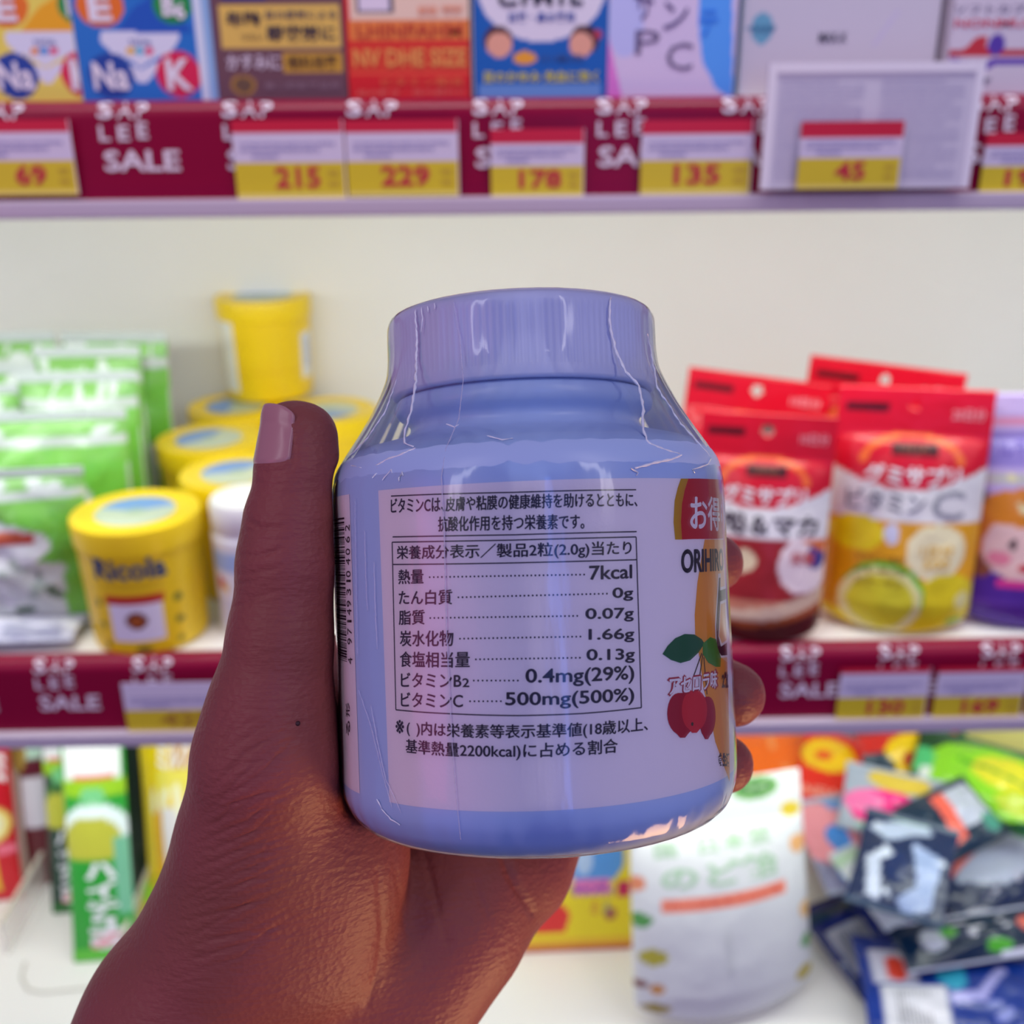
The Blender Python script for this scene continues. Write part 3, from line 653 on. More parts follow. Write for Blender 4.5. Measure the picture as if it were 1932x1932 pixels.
# ------------------------------------------------------------------ bottom shelf, centre and right
yb0, yb1 = at_z(958, 1800, ZL), at_z(1192, 1790, ZL)
w = (yb1 - yb0).length; cpos = (yb0 + yb1) / 2; rz = math.atan2((yb1 - yb0).y, (yb1 - yb0).x); hy = solve_h(cpos, 0, rz, 1590)
carton('sweet_carton', 'yellow sweets carton with a blue globe and red shape below the bottle', 'box', w, .05, hy,
       [(244, 222, 20), ('r', (0, 0, 1, .05), (206, 90, 50)), ('r', (0, .05, 1, .12), (240, 190, 40)), ('e', (.68, .84, .23, .24), (90, 160, 226)), ('e', (.60, .86, .07, .16), (186, 214, 240)), ('r', (.52, .52, .80, .66), (240, 130, 190)), ('r', (.86, .50, .97, .64), (206, 20, 90)),
        ('p', [(.2, .18), (.46, .18), (.5, .35), (.42, .46), (.3, .38), (.22, .3)], (232, 40, 40)), ('e', (.36, .68, .16, .12), (250, 214, 170)), ('e', (.82, .34, .05, .06), (180, 100, 60))],
       [('キャンディ', (.50, .50, .84, .64), (150, 70, 180), .03), ('ミ', (.66, .34, .72, .46), (210, 90, 60)), ('ル', (.76, .34, .82, .46), (110, 110, 150))], (cpos.x, cpos.y, ZL + .0006), rz, side=(236, 200, 30))
p, w, h = fit(1184, 1550, 1490, ZL, ybot=1905, lean=R(15), rz=R(12)); p.z = ZL + .0085
WB = [(226, 228, 224), ('e', (.73, .945, .14, .05), (120, 180, 90)), ('e', (.73, .945, .11, .035), (90, 140, 80)), ('r', (.14, .50, .84, .545), (246, 140, 110)), ('e', (.93, .83, .06, .035), (224, 196, 50)), ('e', (.95, .68, .06, .04), (236, 176, 110)), ('e', (.0, .62, .07, .035), (226, 140, 100)),
      ('e', (.03, .46, .06, .03), (90, 160, 80)), ('e', (.09, .30, .07, .035), (186, 176, 60)), ('e', (.97, .38, .05, .04), (236, 190, 120)), ('e', (.96, .24, .05, .03), (110, 170, 100)), ('e', (.93, .10, .07, .035), (190, 170, 50)), ('e', (.09, .06, .07, .03), (170, 150, 60)), ('e', (.02, .18, .04, .02), (130, 70, 60)),
      ('e', (.1, .16, .04, .02), (206, 140, 60)), ('e', (.05, .9, .08, .03), (232, 150, 110))]
bag('throat_sweet_pouch', 'large white pouch of throat sweets with pale green lettering, in front of the snack pile', 'pouch', w, h, .055, WB,
    [('国', (.12, .72, .24, .78), (176, 206, 170), .02), ('日本堂', (.36, .72, .78, .79), (176, 206, 170), .02), ('のど飴', (.14, .585, .80, .69), (176, 208, 172), .03), ('ハーブエキスのど飴', (.17, .51, .80, .536), (226, 90, 70)), ('健康', (.68, .935, .80, .958), (180, 210, 160)), ('のどにやさしい', (.45, .2, .49, .42), (220, 222, 220))],
    p, R(12), R(15), style='pouch', seal=None, crinkle=.001, seed=9, gloss=.5, nu=70, nv=90, wtop=.93)

from mathutils.bvhtree import BVHTree
HEAP = []
def world_bvh(o, M=None):
    M = M or o.matrix_basis
    vs, fs = [], []
    for q in [o] + [c for c in C.objects if c.parent == o]:            # the packet with its seals and lettering
        b = len(vs); vs += [M @ v.co for v in q.data.vertices]; fs += [tuple(b + i for i in p.vertices) for p in q.data.polygons]
    return BVHTree.FromPolygons(vs, fs)
def settle(o, step=.003, most=90):
    """Lift a new packet off the ones already lying there until nothing intersects."""
    for n in range(most):
        b = world_bvh(o, Matrix.LocRotScale(o.location, o.rotation_euler, None))
        if not any(b.overlap(q) for q in HEAP): break
        o.location = o.location + (EYE - o.location).normalized() * step
    if n: o.location = o.location + (EYE - o.location).normalized() * .003
    HEAP.append(world_bvh(o, Matrix.LocRotScale(o.location, o.rotation_euler, None)))
    return o
def pile(name, label, cx, cy, dz, wp, hp, rz, lean, art, texts=(), t=.018, seed=0, seal=(40, 50, 70), cat='snack bag', crinkle=.0024, gloss=.16):
    c = at_z(cx, cy, ZL + dz); k = project(c)[2] / FPX
    el = math.atan2(EYE.z - c.z, c.y)                                  # how steeply the lens looks down on it
    w, h = wp * k, hp * k / max(.4, math.sin(el + R(90 - lean)))
    rot = Matrix.Rotation(R(rz), 3, 'Z') @ Matrix.Rotation(-R(lean), 3, 'X')
    loc = c - rot @ Vector((0, 0, h / 2))
    return settle(bag(name, label, cat, w, h, t, art, list(texts), loc, R(rz), R(lean), seed=seed, seal=seal, crinkle=crinkle, gloss=gloss, group='heap of snack bags on the bottom shelf', nu=40, nv=44))
NV, SL, WG = (10, 28, 96), (22, 36, 72), (196, 204, 216)
pile('navy_snack_bag', 'dark navy bag spread underneath the snack heap, mostly covered', 1760, 1600, .022, 400, 260, 10, 80, [SL, ('spots', (2, 9, 0, 0, 1, 1, .1), (20, 34, 60)), ('spots', (5, 5, 0, 0, 1, 1, .08), (90, 100, 120))], seed=11, t=.03)
cc = at_z(1886, 1436, ZL + .10)
settle(carton('cream_carton', 'pale yellow green carton with green characters behind the lime bag', 'box', .085, .03, .075, [(226, 216, 120), ('r', (0, .7, 1, 1), (206, 206, 130))], [('茶葉', (.1, .62, .5, .92), (120, 160, 90), .02), ('茶', (.6, .55, .85, .85), (90, 140, 90), .02)], (cc.x + .012, cc.y + .035, ZL + .072), R(-16), R(20), side=(200, 190, 110)))
pile('green_snack_bag', 'dark green snack bag peeping out between the red and the lime bag', 1772, 1398, .112, 110, 110, 0, 50, [(16, 90, 30), ('e', (.4, .2, .35, .2), (170, 200, 60))], seed=28, seal=(20, 100, 40))
pile('red_snack_bag', 'red snack bag with a big yellow letter at the top of the heap', 1720, 1418, .098, 200, 150, 6, 50, [(206, 40, 30), ('e', (.5, .42, .30, .26), (240, 200, 10)), ('e', (.45, .36, .1, .1), (190, 40, 20)), ('r', (0, .7, .4, 1), (160, 60, 60)), ('p', [(0, 0), (.3, .3), (.2, .5), (0, .5)], (40, 60, 76))], seed=25, seal=(190, 40, 36))
pile('grey_snack_bag', 'grey and brown snack bag behind the red and orange bags', 1618, 1425, .082, 130, 110, -10, 56, [(110, 110, 124), ('e', (.4, .4, .3, .2), (200, 120, 90)), ('e', (.7, .6, .14, .14), (206, 190, 170)), ('r', (0, .75, 1, 1), (150, 150, 170))], seed=26, seal=(140, 140, 160))
pile('navy_snack_bag', 'narrow navy bag edge showing above the orange bag under the rail', 1440, 1394, .088, 130, 60, 0, 60, [(20, 24, 84)], seed=24, seal=(20, 24, 84))
pile('orange_bag', 'glossy orange snack bag behind the white pouch', 1452, 1440, .066, 190, 150, 4, 62, [(246, 110, 24), ('spots', (3, 5, 0, 0, 1, 1, .12), (252, 150, 80)), ('p', [(.2, .0), (.5, .3), (.9, .0)], (246, 150, 110)), ('r', (0, .86, .5, 1), (30, 36, 96))], seed=23, seal=(236, 90, 20))
pile('green_snack_bag', 'lime green and yellow snack bag with dark green edges on the right of the heap', 1862, 1482, .094, 270, 150, -32, 60, [(20, 70, 30), ('e', (.52, .5, .46, .42), (140, 214, 40)), ('e', (.62, .6, .24, .2), (226, 220, 50)), ('e', (.75, .3, .18, .14), (190, 210, 40)), ('p', [(.3, .62), (.8, .50), (.8, .53), (.3, .66)], (60, 150, 40)), ('e', (.05, .55, .1, .16), (80, 200, 120)), ('e', (.1, .38, .05, .09), (230, 240, 230))], seed=27, seal=(30, 90, 40), t=.03)
pile('red_yellow_bag', 'bright red rounded snack bag with a yellow mark, beside the white pouch', 1572, 1480, .068, 140, 180, -28, 58, [(238, 40, 20), ('e', (.35, .74, .36, .18), (250, 200, 20)), ('e', (.3, .72, .12, .06), (236, 90, 20)), ('r', (.1, .30, .7, .38), (246, 110, 90))], [('NEW', (.15, .3, .65, .4), (246, 150, 130), .02)], seed=22, seal=(226, 50, 30))
pile('magenta_bag', 'shiny magenta and yellow snack bag near the middle of the heap', 1690, 1522, .078, 190, 120, -24, 62, [(170, 180, 196), ('e', (.42, .36, .36, .28), (250, 40, 140)), ('e', (.2, .42, .2, .16), (250, 120, 180)), ('e', (.5, .82, .3, .2), (226, 196, 70)), ('e', (.6, .08, .16, .1), (236, 60, 40)), ('e', (.3, .05, .14, .1), (180, 220, 200))], seed=21, seal=(176, 186, 200))
pile('slate_snack_bag', 'slate snack bag with a short red stripe near the green bag', 1800, 1552, .080, 190, 110, 30, 66, [(20, 44, 66), ('r', (.5, .3, .95, .9), (190, 196, 212)), ('p', [(.25, .15), (.45, .2), (.6, .9), (.42, .9)], (236, 100, 80)), ('e', (.85, .25, .12, .14), (70, 150, 130))], seed=17, seal=(20, 44, 60))
pile('pink_dot_bag', 'pale pink snack bag with round blue spots at the left of the heap', 1596, 1590, .058, 160, 165, 12, 70, [(150, 150, 180), ('e', (.3, .6, .36, .34), (238, 150, 160)), ('e', (.38, .5, .14, .14), (70, 140, 220)), ('e', (.4, .2, .2, .14), (100, 160, 226)), ('e', (.85, .5, .12, .12), (90, 140, 210)), ('e', (.65, .3, .14, .26), (236, 150, 160)), ('e', (.6, .9, .16, .1), (110, 150, 210))], seed=19, seal=(170, 176, 196))
pile('white_ring_bag', 'grey white snack bag with a curved pale band round a dark middle', 1702, 1640, .060, 160, 170, -28, 70, [(26, 42, 78), ('p', [(.05, .8), (.6, .98), (.75, .86), (.3, .66)], (176, 190, 214)), ('p', [(.55, .7), (.9, .62), (.85, .12), (.6, .02), (.5, .12), (.68, .3)], (150, 168, 204)), ('p', [(.1, .5), (.25, .5), (.35, .08), (.2, .1)], (190, 200, 220)), ('e', (.45, .42, .12, .16), (24, 44, 90)), ('spots', (7, 6, .1, .1, .9, 1, .06), (206, 216, 232)), ('r', (.3, .93, .7, 1), (170, 200, 190))], seed=18, seal=(60, 80, 104))
pile('slate_snack_bag', 'slate grey snack bag with a salmon red stripe on a white patch', 1856, 1628, .064, 280, 160, 24, 70, [(22, 40, 78), ('p', [(.15, .4), (.5, .9), (1, .95), (1, .3), (.5, .2)], (186, 194, 212)), ('p', [(.14, .46), (.5, .62), (.55, .74), (.2, .6)], (240, 110, 90)), ('spots', (21, 6, .1, .05, .8, .25, .05), (190, 190, 206)), ('e', (.95, .8, .12, .12), (226, 190, 80))], seed=16, seal=(26, 40, 74))
pile('white_green_pack', 'small white and lime green pack lying across the dark bags', 1640, 1672, .078, 70, 150, 30, 66, [(214, 222, 224), ('e', (.6, .5, .4, .24), (130, 206, 50)), ('e', (.2, .55, .2, .08), (214, 60, 60)), ('e', (.9, .6, .15, .08), (230, 130, 110)), ('r', (0, .8, 1, .95), (180, 210, 180))], seed=20, seal=(206, 216, 226), cat='sweet pack', t=.014)
pile('navy_snack_bag', 'long navy snack bag with a band of pale lettering across the heap', 1790, 1722, .034, 350, 110, 14, 76, [(16, 30, 96), ('spots', (6, 7, .1, .3, .5, .8, .05), (170, 160, 210)), ('r', (.55, .55, .7, .8), (160, 26, 40)), ('spots', (9, 6, .6, .2, 1, .6, .06), (180, 190, 210))], [('ポテト', (.18, .42, .42, .72), (186, 176, 220), .03)], seed=14, seal=(20, 34, 90))
pile('teal_snack_bag', 'dark teal snack bag with white letters and green dots in the heap', 1835, 1772, .030, 300, 80, 9, 78, [(14, 38, 66), ('spots', (16, 9, .3, .5, .9, .95, .06), (206, 206, 216)), ('e', (.34, .6, .06, .12), (70, 160, 40)), ('e', (.22, .5, .08, .22), (186, 192, 204)), ('e', (.62, .22, .09, .12), (70, 170, 30)), ('r', (.62, .0, 1, .12), (220, 220, 236)), ('e', (.9, .6, .08, .16), (226, 100, 80))], seed=15, seal=(200, 204, 222))
pile('navy_snack_bag', 'navy snack bag at the left foot of the heap with a barcode label', 1636, 1770, .016, 190, 165, 24, 78, [NV, ('r', (.1, .22, .62, .66), (150, 152, 166)), ('p', [(.3, .22), (.62, .5), (.62, .3)], (196, 196, 196)), ('r', (0, .78, 1, .9), (26, 50, 70)), ('e', (.2, .1, .1, .05), (40, 70, 160))],
     [('||||||||', (.16, .30, .50, .60), (60, 60, 70), .0)], seed=13, seal=(14, 30, 90))
pile('navy_snack_bag', 'royal blue snack bag in front of the heap with white labels and a teal dot', 1812, 1880, .014, 360, 180, -9, 84,
     [(16, 50, 136), ('r', (.06, .52, .30, .86), (206, 206, 220)), ('e', (.19, .66, .06, .13), (226, 70, 50)), ('r', (.08, .08, .40, .48), (206, 208, 214)), ('e', (.46, .66, .08, .2), (50, 160, 190)), ('spots', (8, 9, .5, 0, 1, .4, .05), (120, 130, 200)), ('p', [(.45, .36), (.6, .4), (.76, .72), (.74, .8), (.58, .5), (.45, .44)], (160, 160, 216))],
     [('|||||||||', (.16, .14, .32, .44), (90, 90, 96), .0)], seed=12, seal=(26, 44, 120))
# ------------------------------------------------------------------ the supplement bottle in the hand (built in centimetres, then scaled)
def cray(px, py): return Vector(((px - 966) / FPX, -(py - 966) / FPX, -1.0))
BA = Vector((-0.040, 0.9986, -0.035)).normalized()
BP = cray(999, 1035).normalized() * 22.1
_f = (-BP - BA * (-BP).dot(BA)).normalized()
BY = -_f; BX = BY.cross(BA).normalized()
BROT = Matrix((BX, BY, BA)).transposed()                 # bottle axes -> lens-side axes
BM = MC @ Matrix.Translation(BP * 0.01) @ BROT.to_4x4()
def b_hit(px, py, rf):
    """Angle and height (cm) where a picture point falls on the bottle's round side of radius rf(h)."""
    o = BROT.transposed() @ (-BP); d = BROT.transposed() @ cray(px, py)
    r = rf(0.0) if callable(rf) else rf
    for _ in range(12):
        a = d.x ** 2 + d.y ** 2; b = 2 * (o.x * d.x + o.y * d.y); c = o.x ** 2 + o.y ** 2 - r * r
        q = b * b - 4 * a * c
        t = (-b - math.sqrt(max(q, 0))) / (2 * a)
        p = o + d * t
        if not callable(rf): break
        r = 0.5 * r + 0.5 * rf(p.z)
    return math.atan2(p.x, -p.y), p.z
def cyl(th, h, r): return (r * math.sin(th) * .01, -r * math.cos(th) * .01, h * .01)
RL = 4.0
bottle = empty('supplement_bottle', (0, 0, 0), label='pale lilac white supplement bottle in clear shrink wrap, held in the hand', cat='bottle')
bottle.matrix_world = BM
M_PL = mat('white_bottle_plastic', (190, 212, 246), .34)
M_CAP = mat('white_cap_plastic', (222, 226, 248), .42)
def blathe(name, prof, m, seg, rib=None, **kw):
    V, F = [], []
    for r, h, k in prof:
        for i in range(seg):
            a = 2 * PI * i / seg
            V.append(cyl(a, h, r - (rib * (0, .6, 1, .6)[i % 4] if (rib and k) else 0)))
    n = len(prof)
    for j in range(n - 1):
        for i in range(seg):
            k = (i + 1) % seg; F.append((j * seg + i, j * seg + k, (j + 1) * seg + k, (j + 1) * seg + i))
    F.append(tuple(range(seg - 1, -1, -1))); F.append(tuple((n - 1) * seg + i for i in range(seg)))
    o = obj(name, V, F, m, bottle, **kw)
    o.data.polygons.foreach_set('use_smooth', [len(p.vertices) == 4 for p in o.data.polygons])
    return o
def sm(pts, n=6):
    out = []
    for i in range(len(pts) - 1):
        p0, p1, p2, p3 = pts[max(i - 1, 0)], pts[i], pts[i + 1], pts[min(i + 2, len(pts) - 1)]
        for k in range(n):
            t = k / n
            out.append(tuple(.5 * (2 * b + (c - a) * t + (2 * a - 5 * b + 4 * c - d) * t * t + (3 * b - a - 3 * c + d) * t ** 3) for a, b, c, d in zip(p0, p1, p2, p3)))
    out.append(pts[-1]); return out
def rs_prof(pts, step=.05, it=2):
    P = [Vector(p) for p in pts]; out = [P[0]]
    for a, b in zip(P, P[1:]):
        n = max(1, int((b - a).length / step))
        for k in range(1, n + 1): out.append(a.lerp(b, k / n))
    for _ in range(it):
        out = [out[0]] + [(out[i - 1] + out[i] * 2 + out[i + 1]) / 4 for i in range(1, len(out) - 1)] + [out[-1]]
    return [(p.x, p.y) for p in out]
body = [(0.2, -5.30), (3.15, -5.34), (3.30, -5.38), (3.45, -5.37), (3.62, -5.28), (3.82, -5.08), (3.94, -4.86), (3.99, -4.65), (4.0, -4.55), (4.0, -4.5), (4.0, 1.25), (4.0, 1.3), (3.985, 1.5), (3.93, 1.68), (3.82, 1.86), (3.62, 2.02), (3.30, 2.14), (2.90, 2.24), (2.55, 2.33), (2.40, 2.42), (2.36, 2.54), (2.40, 2.64), (2.56, 2.72), (2.66, 2.80), (2.68, 2.92), (2.66, 3.04), (2.60, 3.12), (2.45, 3.16), (2.4, 3.3)]
blathe('bottle_body', [(r, h, 0) for r, h in rs_prof(body)], M_PL, 128)
capp = [(2.4, 3.17, 0), (2.66, 3.175, 0), (2.72, 3.20, 0), (2.73, 3.24, 0), (2.735, 3.40, 0), (2.735, 3.44, 1), (2.74, 4.50, 1), (2.74, 4.58, 0), (2.72, 4.70, 0), (2.66, 4.78, 0), (2.55, 4.81, 0), (0.2, 4.82, 0)]
blathe('screw_cap', capp, M_CAP, 132 * 4, rib=.028)

def chop(bm, step=.12):
    us = [v.co.x for v in bm.verts]
    if not us: return
    x = math.ceil(min(us) / step) * step
    while x < max(us):
        bmesh.ops.bisect_plane(bm, geom=bm.verts[:] + bm.edges[:] + bm.faces[:], plane_co=(x, 0, 0), plane_no=(1, 0, 0), dist=1e-6)
        x += step
def wrap(name, bm, m, parent, r, step=.12, **kw):
    """Bends a flat mesh (x = arc length, y = height, cm) round the bottle at radius r."""
    chop(bm, step)
    bmesh.ops.recalc_face_normals(bm, faces=bm.faces)
    for v in bm.verts: v.co = cyl(v.co.x / RL, v.co.y, r)
    me = bpy.data.meshes.new(name); bm.to_mesh(me); bm.free()
    me.materials.append(m)
    me.polygons.foreach_set('use_smooth', [True] * len(me.polygons))
    o = bpy.data.objects.new(name, me)
    # faces look outward
    me.update()
    if len(me.polygons) and sum(p.normal.x * p.center.x + p.normal.y * p.center.y for p in me.polygons) < 0: me.flip_normals()
    return link(o, parent, **kw)
def flat(px, py):
    if px > 1250: px -= 2.5
    th, h = b_hit(px, py, 4.006); return Vector((th * RL, h))
def poly(bm, pts):
    tri = geometry.tessellate_polygon([[Vector((p.x, p.y, 0)) for p in pts]])
    vs = [bm.verts.new((p.x, p.y, 0)) for p in pts]
    for t in tri:
        try: bm.faces.new([vs[i] for i in t])
        except ValueError: pass
def ppoly(bm, pix): poly(bm, [flat(*p) for p in pix])
def line(bm, p, q, w=.022):
    a, b = flat(*p), flat(*q); d = (b - a).normalized(); s = Vector((-d.y, d.x)) * w / 2
    poly(bm, [a - s, b - s, b + s, a + s])
def dot(bm, c, r, n=8): poly(bm, [c + Vector((math.cos(2 * PI * i / n), math.sin(2 * PI * i / n))) * r for i in range(n)])
def write(bm, s, bl, br, tl, bold=.0, fat=.006):
    """Text whose frame runs from picture point bl to br, top-left at tl."""
    o, X, Y = flat(*bl), flat(*br), flat(*tl); ex, ey = X - o, Y - o
    co, fs = glyphs(s, bold, 4)
    for sx, sy in ((-1, 0), (1, 0), (0, -.7), (0, .7)) if fat else ((0, 0),):      # struck four times for a heavier stroke
        d = Vector((sx * fat, sy * fat))
        vs = [bm.verts.new((o + ex * x + ey * y + d).to_3d()) for x, y in co]
        for f in fs:
            try: bm.faces.new([vs[i] for i in f])
            except ValueError: pass

th_main = b_hit(724, 1200, 4.0)[0]; th_bar = b_hit(669, 1200, 4.0)[0]
bm = bmesh.new()
x0, x1 = th_main * RL, (th_bar + 2 * PI) * RL
vs = [bm.verts.new((x, y, 0)) for x, y in ((x0, -4.44), (x1, -4.44), (x1, 1.16), (x0, 1.16))]; bm.faces.new(vs)
m = mat('label_paper', (246, 236, 240), .33)
nt = m.node_tree; bs = nt.nodes['Principled BSDF']; n = nt.nodes.new('ShaderNodeTexNoise'); n.inputs['Scale'].default_value = 1500; n.inputs['Detail'].default_value = 2
tc = nt.nodes.new('ShaderNodeTexCoord'); nt.links.new(tc.outputs['Object'], n.inputs['Vector'])
bpn = nt.nodes.new('ShaderNodeBump'); bpn.inputs['Strength'].default_value = .10; bpn.inputs['Distance'].default_value = .0004
nt.links.new(n.outputs['Fac'], bpn.inputs['Height']); nt.links.new(bpn.outputs['Normal'], bs.inputs['Normal'])
label = wrap('paper_label', bm, m, bottle, 4.006, .15)
INK = mat('label_ink', (26, 22, 46), .35)
bm = bmesh.new()
write(bm, 'ビタミンCは、', (738, 968), (838, 965), (738, 941))
write(bm, '皮膚や粘膜の健康維持を助けるとともに、', (841, 965), (1202, 956), (841, 938))
write(bm, '抗酸化作用を持つ栄養素です。', (827, 1003), (1102, 998), (827, 975))
wrap('function_claim', bm, INK, label, 4.011)
bm = bmesh.new()
line(bm, (738, 936), (969, 929)); line(bm, (969, 929), (1200, 924)); line(bm, (741, 1013), (970, 1009)); line(bm, (970, 1009), (1201, 1003))
for a, b in (((740, 1023), (970, 1019)), ((970, 1019), (1200, 1013)), ((742, 1065), (970, 1062)), ((970, 1062), (1201, 1056)), ((747, 1339), (860, 1347)), ((860, 1347), (980, 1350)), ((980, 1350), (1100, 1346)), ((1100, 1346), (1210, 1335)), ((740, 1023), (747, 1339)), ((1200, 1013), (1210, 1335))): line(bm, a, b)
wrap('table_rules', bm, INK, label, 4.011)
bm = bmesh.new()
write(bm, '栄養成分表示／製品2粒(2.0g)当たり', (749, 1059), (1191, 1050), (749, 1030))
rows = [('熱量', (752, 1102), (799, 1101), 1075, (811, 1089), (1102, 1084), '7kcal', (1112, 1094), (1192, 1091), 1068),
        ('たん白質', (753, 1141), (853, 1140), 1114, (865, 1127), (1145, 1120), '0g', (1156, 1134), (1194, 1133), 1109),
        ('脂質', (753, 1179), (801, 1178), 1152, (812, 1166), (1089, 1162), '0.07g', (1105, 1174), (1195, 1172), 1148),
        ('炭水化物', (755, 1219), (855, 1219), 1190, (868, 1205), (1095, 1201), '1.66g', (1111, 1213), (1196, 1211), 1187),
        ('食塩相当量', (755, 1258), (886, 1259), 1229, (898, 1244), (1094, 1241), '0.13g', (1107, 1252), (1197, 1250), 1225),
        ('ビタミンB', (757, 1296), (870, 1297), 1269, (894, 1284), (977, 1284), '0.4mg(29%)', (992, 1296), (1196, 1289), 1262),
        ('ビタミンC', (757, 1333), (873, 1335), 1306, (887, 1323), (945, 1323), '500mg(500%)', (954, 1338), (1196, 1329), 1306)]
for s, bl, br, ty, d0, d1, s2, bl2, br2, ty2 in rows:
    write(bm, s, bl, br, (bl[0], ty))
    n = int((d1[0] - d0[0]) / 7.6)
    for i in range(n + 1): dot(bm, flat(d0[0] + (d1[0] - d0[0]) * i / n, d0[1] + (d1[1] - d0[1]) * i / n), .017)
    write(bm, s2, bl2, br2, (bl2[0], ty2), .004, .007)
write(bm, '2', (873, 1296), (885, 1296), (873, 1280))
wrap('nutrition_table', bm, INK, label, 4.011)
bm = bmesh.new()
write(bm, '※', (747, 1383), (762, 1384), (747, 1358))
write(bm, '(  )内は栄養素等表示基準値(18歳以上、', (768, 1388), (1222, 1382), (768, 1359))
write(bm, '基準熱量2200kcal)に占める割合', (766, 1424), (1165, 1424), (766, 1394))
wrap('footnote', bm, INK, label, 4.011)
# barcode at the left edge
bm = bmesh.new()
rs = random.Random(11); y = 976.0
while y < 1250:
    t = rs.choice((1.2, 1.2, 2.4, 3.6)); sk = (y - 976) / 274 * 3.5
    q = flat(649.5 + sk * 1.5, y); hh_ = t / 100.0
    poly(bm, [q, q + Vector((-1.1, 0)), q + Vector((-1.1, -hh_)), q + Vector((0, -hh_))])
    y += t + rs.choice((1.6, 1.6, 3.0, 4.2))
wrap('barcode', bm, INK, label, 4.011)
bm = bmesh.new()
for ch, yy in zip('2604013941794', (996, 1018, 1041, 1060, 1083, 1096, 1117, 1139, 1155, 1172, 1191, 1210, 1247)):
    kx = (yy - 990) / 260 * 5.5 + 6.0
    # glyph turned a quarter left: its foot towards the right
    gw = 2.2 if ch == '1' else 6.0
    write(bm, ch, (653.5 + kx, yy + gw), (653.5 + kx, yy - gw), (645.5 + kx, yy + gw), .0, .002)
write(bm, '形', (660, 1352), (660, 1326), (653, 1352), .0); write(bm, 'る', (660.5, 1388), (660.5, 1360), (653.5, 1388), .0)
wrap('barcode_digits', bm, INK, label, 4.011)
# coloured artwork of the front, seen at the right edge
bm = bmesh.new(); ppoly(bm, [(1301, 903), (1322, 903), (1345, 904), (1364, 905), (1364.8, 960), (1366, 1016), (1345, 1017), (1310, 1017), (1289, 1018), (1287, 985), (1289, 950), (1294, 925)])
wrap('red_badge', bm, mat('badge_red', (196, 24, 28), .3), label, 4.010)
bm = bmesh.new(); ppoly(bm, [(1287, 903), (1301, 903), (1294, 925), (1289, 950), (1287, 985), (1289, 1018), (1276, 1018), (1273, 985), (1275, 945), (1281, 920)])
wrap('gold_edge', bm, mat('badge_gold', (222, 178, 40), .28, .5), label, 4.010, label='gold edge of the badge')
bm = bmesh.new(); write(bm, 'お得', (1305, 1000), (1360, 1001), (1305, 935), .0, .018); write(bm, 'な', (1362.2, 985), (1364.6, 985), (1362.2, 945), .03)
wrap('badge_lettering', bm, mat('badge_white', (244, 240, 242), .3), label, 4.013)
bm = bmesh.new(); ppoly(bm, [(1332, 1018), (1366.5, 1018), (1368, 1080), (1371, 1150), (1374, 1230), (1377, 1330), (1379, 1440), (1379, 1475), (1366, 1440), (1352, 1400), (1340, 1340), (1330, 1300), (1322, 1240), (1314, 1200), (1313, 1160), (1318, 1100), (1326, 1050)])
wrap('orange_panel', bm, mat('panel_orange', (236, 160, 50), .28), label, 4.0085)
bm = bmesh.new(); ppoly(bm, [(1350, 1018), (1367, 1018), (1372, 1190), (1374, 1250), (1362, 1240), (1358, 1150), (1352, 1080)])
wrap('peach_glow', bm, mat('panel_peach', (242, 196, 140), .28), label, 4.0092)
bm = bmesh.new(); write(bm, 'ORIHIRO', (1288, 1081), (1367, 1076), (1288, 1037), .012, .012)
wrap('maker_lettering', bm, mat('black_ink', (22, 18, 26), .3), label, 4.013)
bm = bmesh.new(); ppoly(bm, [(1357, 1082), (1362, 1082), (1362, 1108), (1372, 1104), (1372.6, 1135), (1362, 1140), (1359, 1200), (1364, 1214), (1374, 1206), (1374.6, 1240), (1362, 1241), (1353, 1228), (1351, 1180)])
wrap('title_outline', bm, mat('outline_white', (244, 240, 240), .3), label, 4.0105)
bm = bmesh.new(); ppoly(bm, [(1358.5, 1090), (1361, 1090), (1360.5, 1114), (1371.5, 1110), (1372, 1130), (1360.5, 1135), (1357.5, 1200), (1362, 1220), (1373.5, 1212), (1374, 1236), (1363, 1237), (1355, 1225), (1353, 1180)])
wrap('title_lettering', bm, mat('title_black', (40, 26, 34), .3), label, 4.013)
LEAF = mat('leaf_green', (24, 100, 56), .3); LEAF2 = mat('leaf_bright', (70, 140, 40), .3)
bm = bmesh.new(); ppoly(bm, [(1252, 1234), (1262, 1218), (1276, 1204), (1294, 1196), (1312, 1197), (1326, 1206), (1331, 1214), (1320, 1231), (1304, 1246), (1286, 1251), (1268, 1245)])
wrap('left_leaf', bm, LEAF, label, 4.013)
bm = bmesh.new(); ppoly(bm, [(1328, 1214), (1342, 1202), (1353, 1206), (1356, 1222), (1362, 1240), (1361, 1258), (1352, 1258), (1338, 1250), (1328, 1234)])
wrap('right_leaf', bm, LEAF2, label, 4.0135)
bm = bmesh.new()
for a, b in (((1326, 1232), (1311, 1275)), ((1328, 1234), (1322, 1278)), ((1330, 1240), (1336, 1310))): line(bm, a, b, .028)
wrap('cherry_stems', bm, mat('stem_brown', (60, 50, 24), .4), label, 4.0125)
def cherry(cx, cy, rx, ry, m, r, tip):
    bm = bmesh.new(); pts = []
    for i in range(26):
        a = 2 * PI * i / 26; x, y = math.cos(a), math.sin(a)
        k = 1.0 + (.13 if abs(a - PI / 2) < .35 else 0)
        pts.append((cx + rx * (abs(x) ** .8) * (1 if x > 0 else -1) + tip * max(y, 0) ** 2, cy + ry * y * k))
    ppoly(bm, pts); return wrap('acerola_cherry', bm, m, label, r)
CH1 = mat('cherry_red', (214, 44, 54), .25)
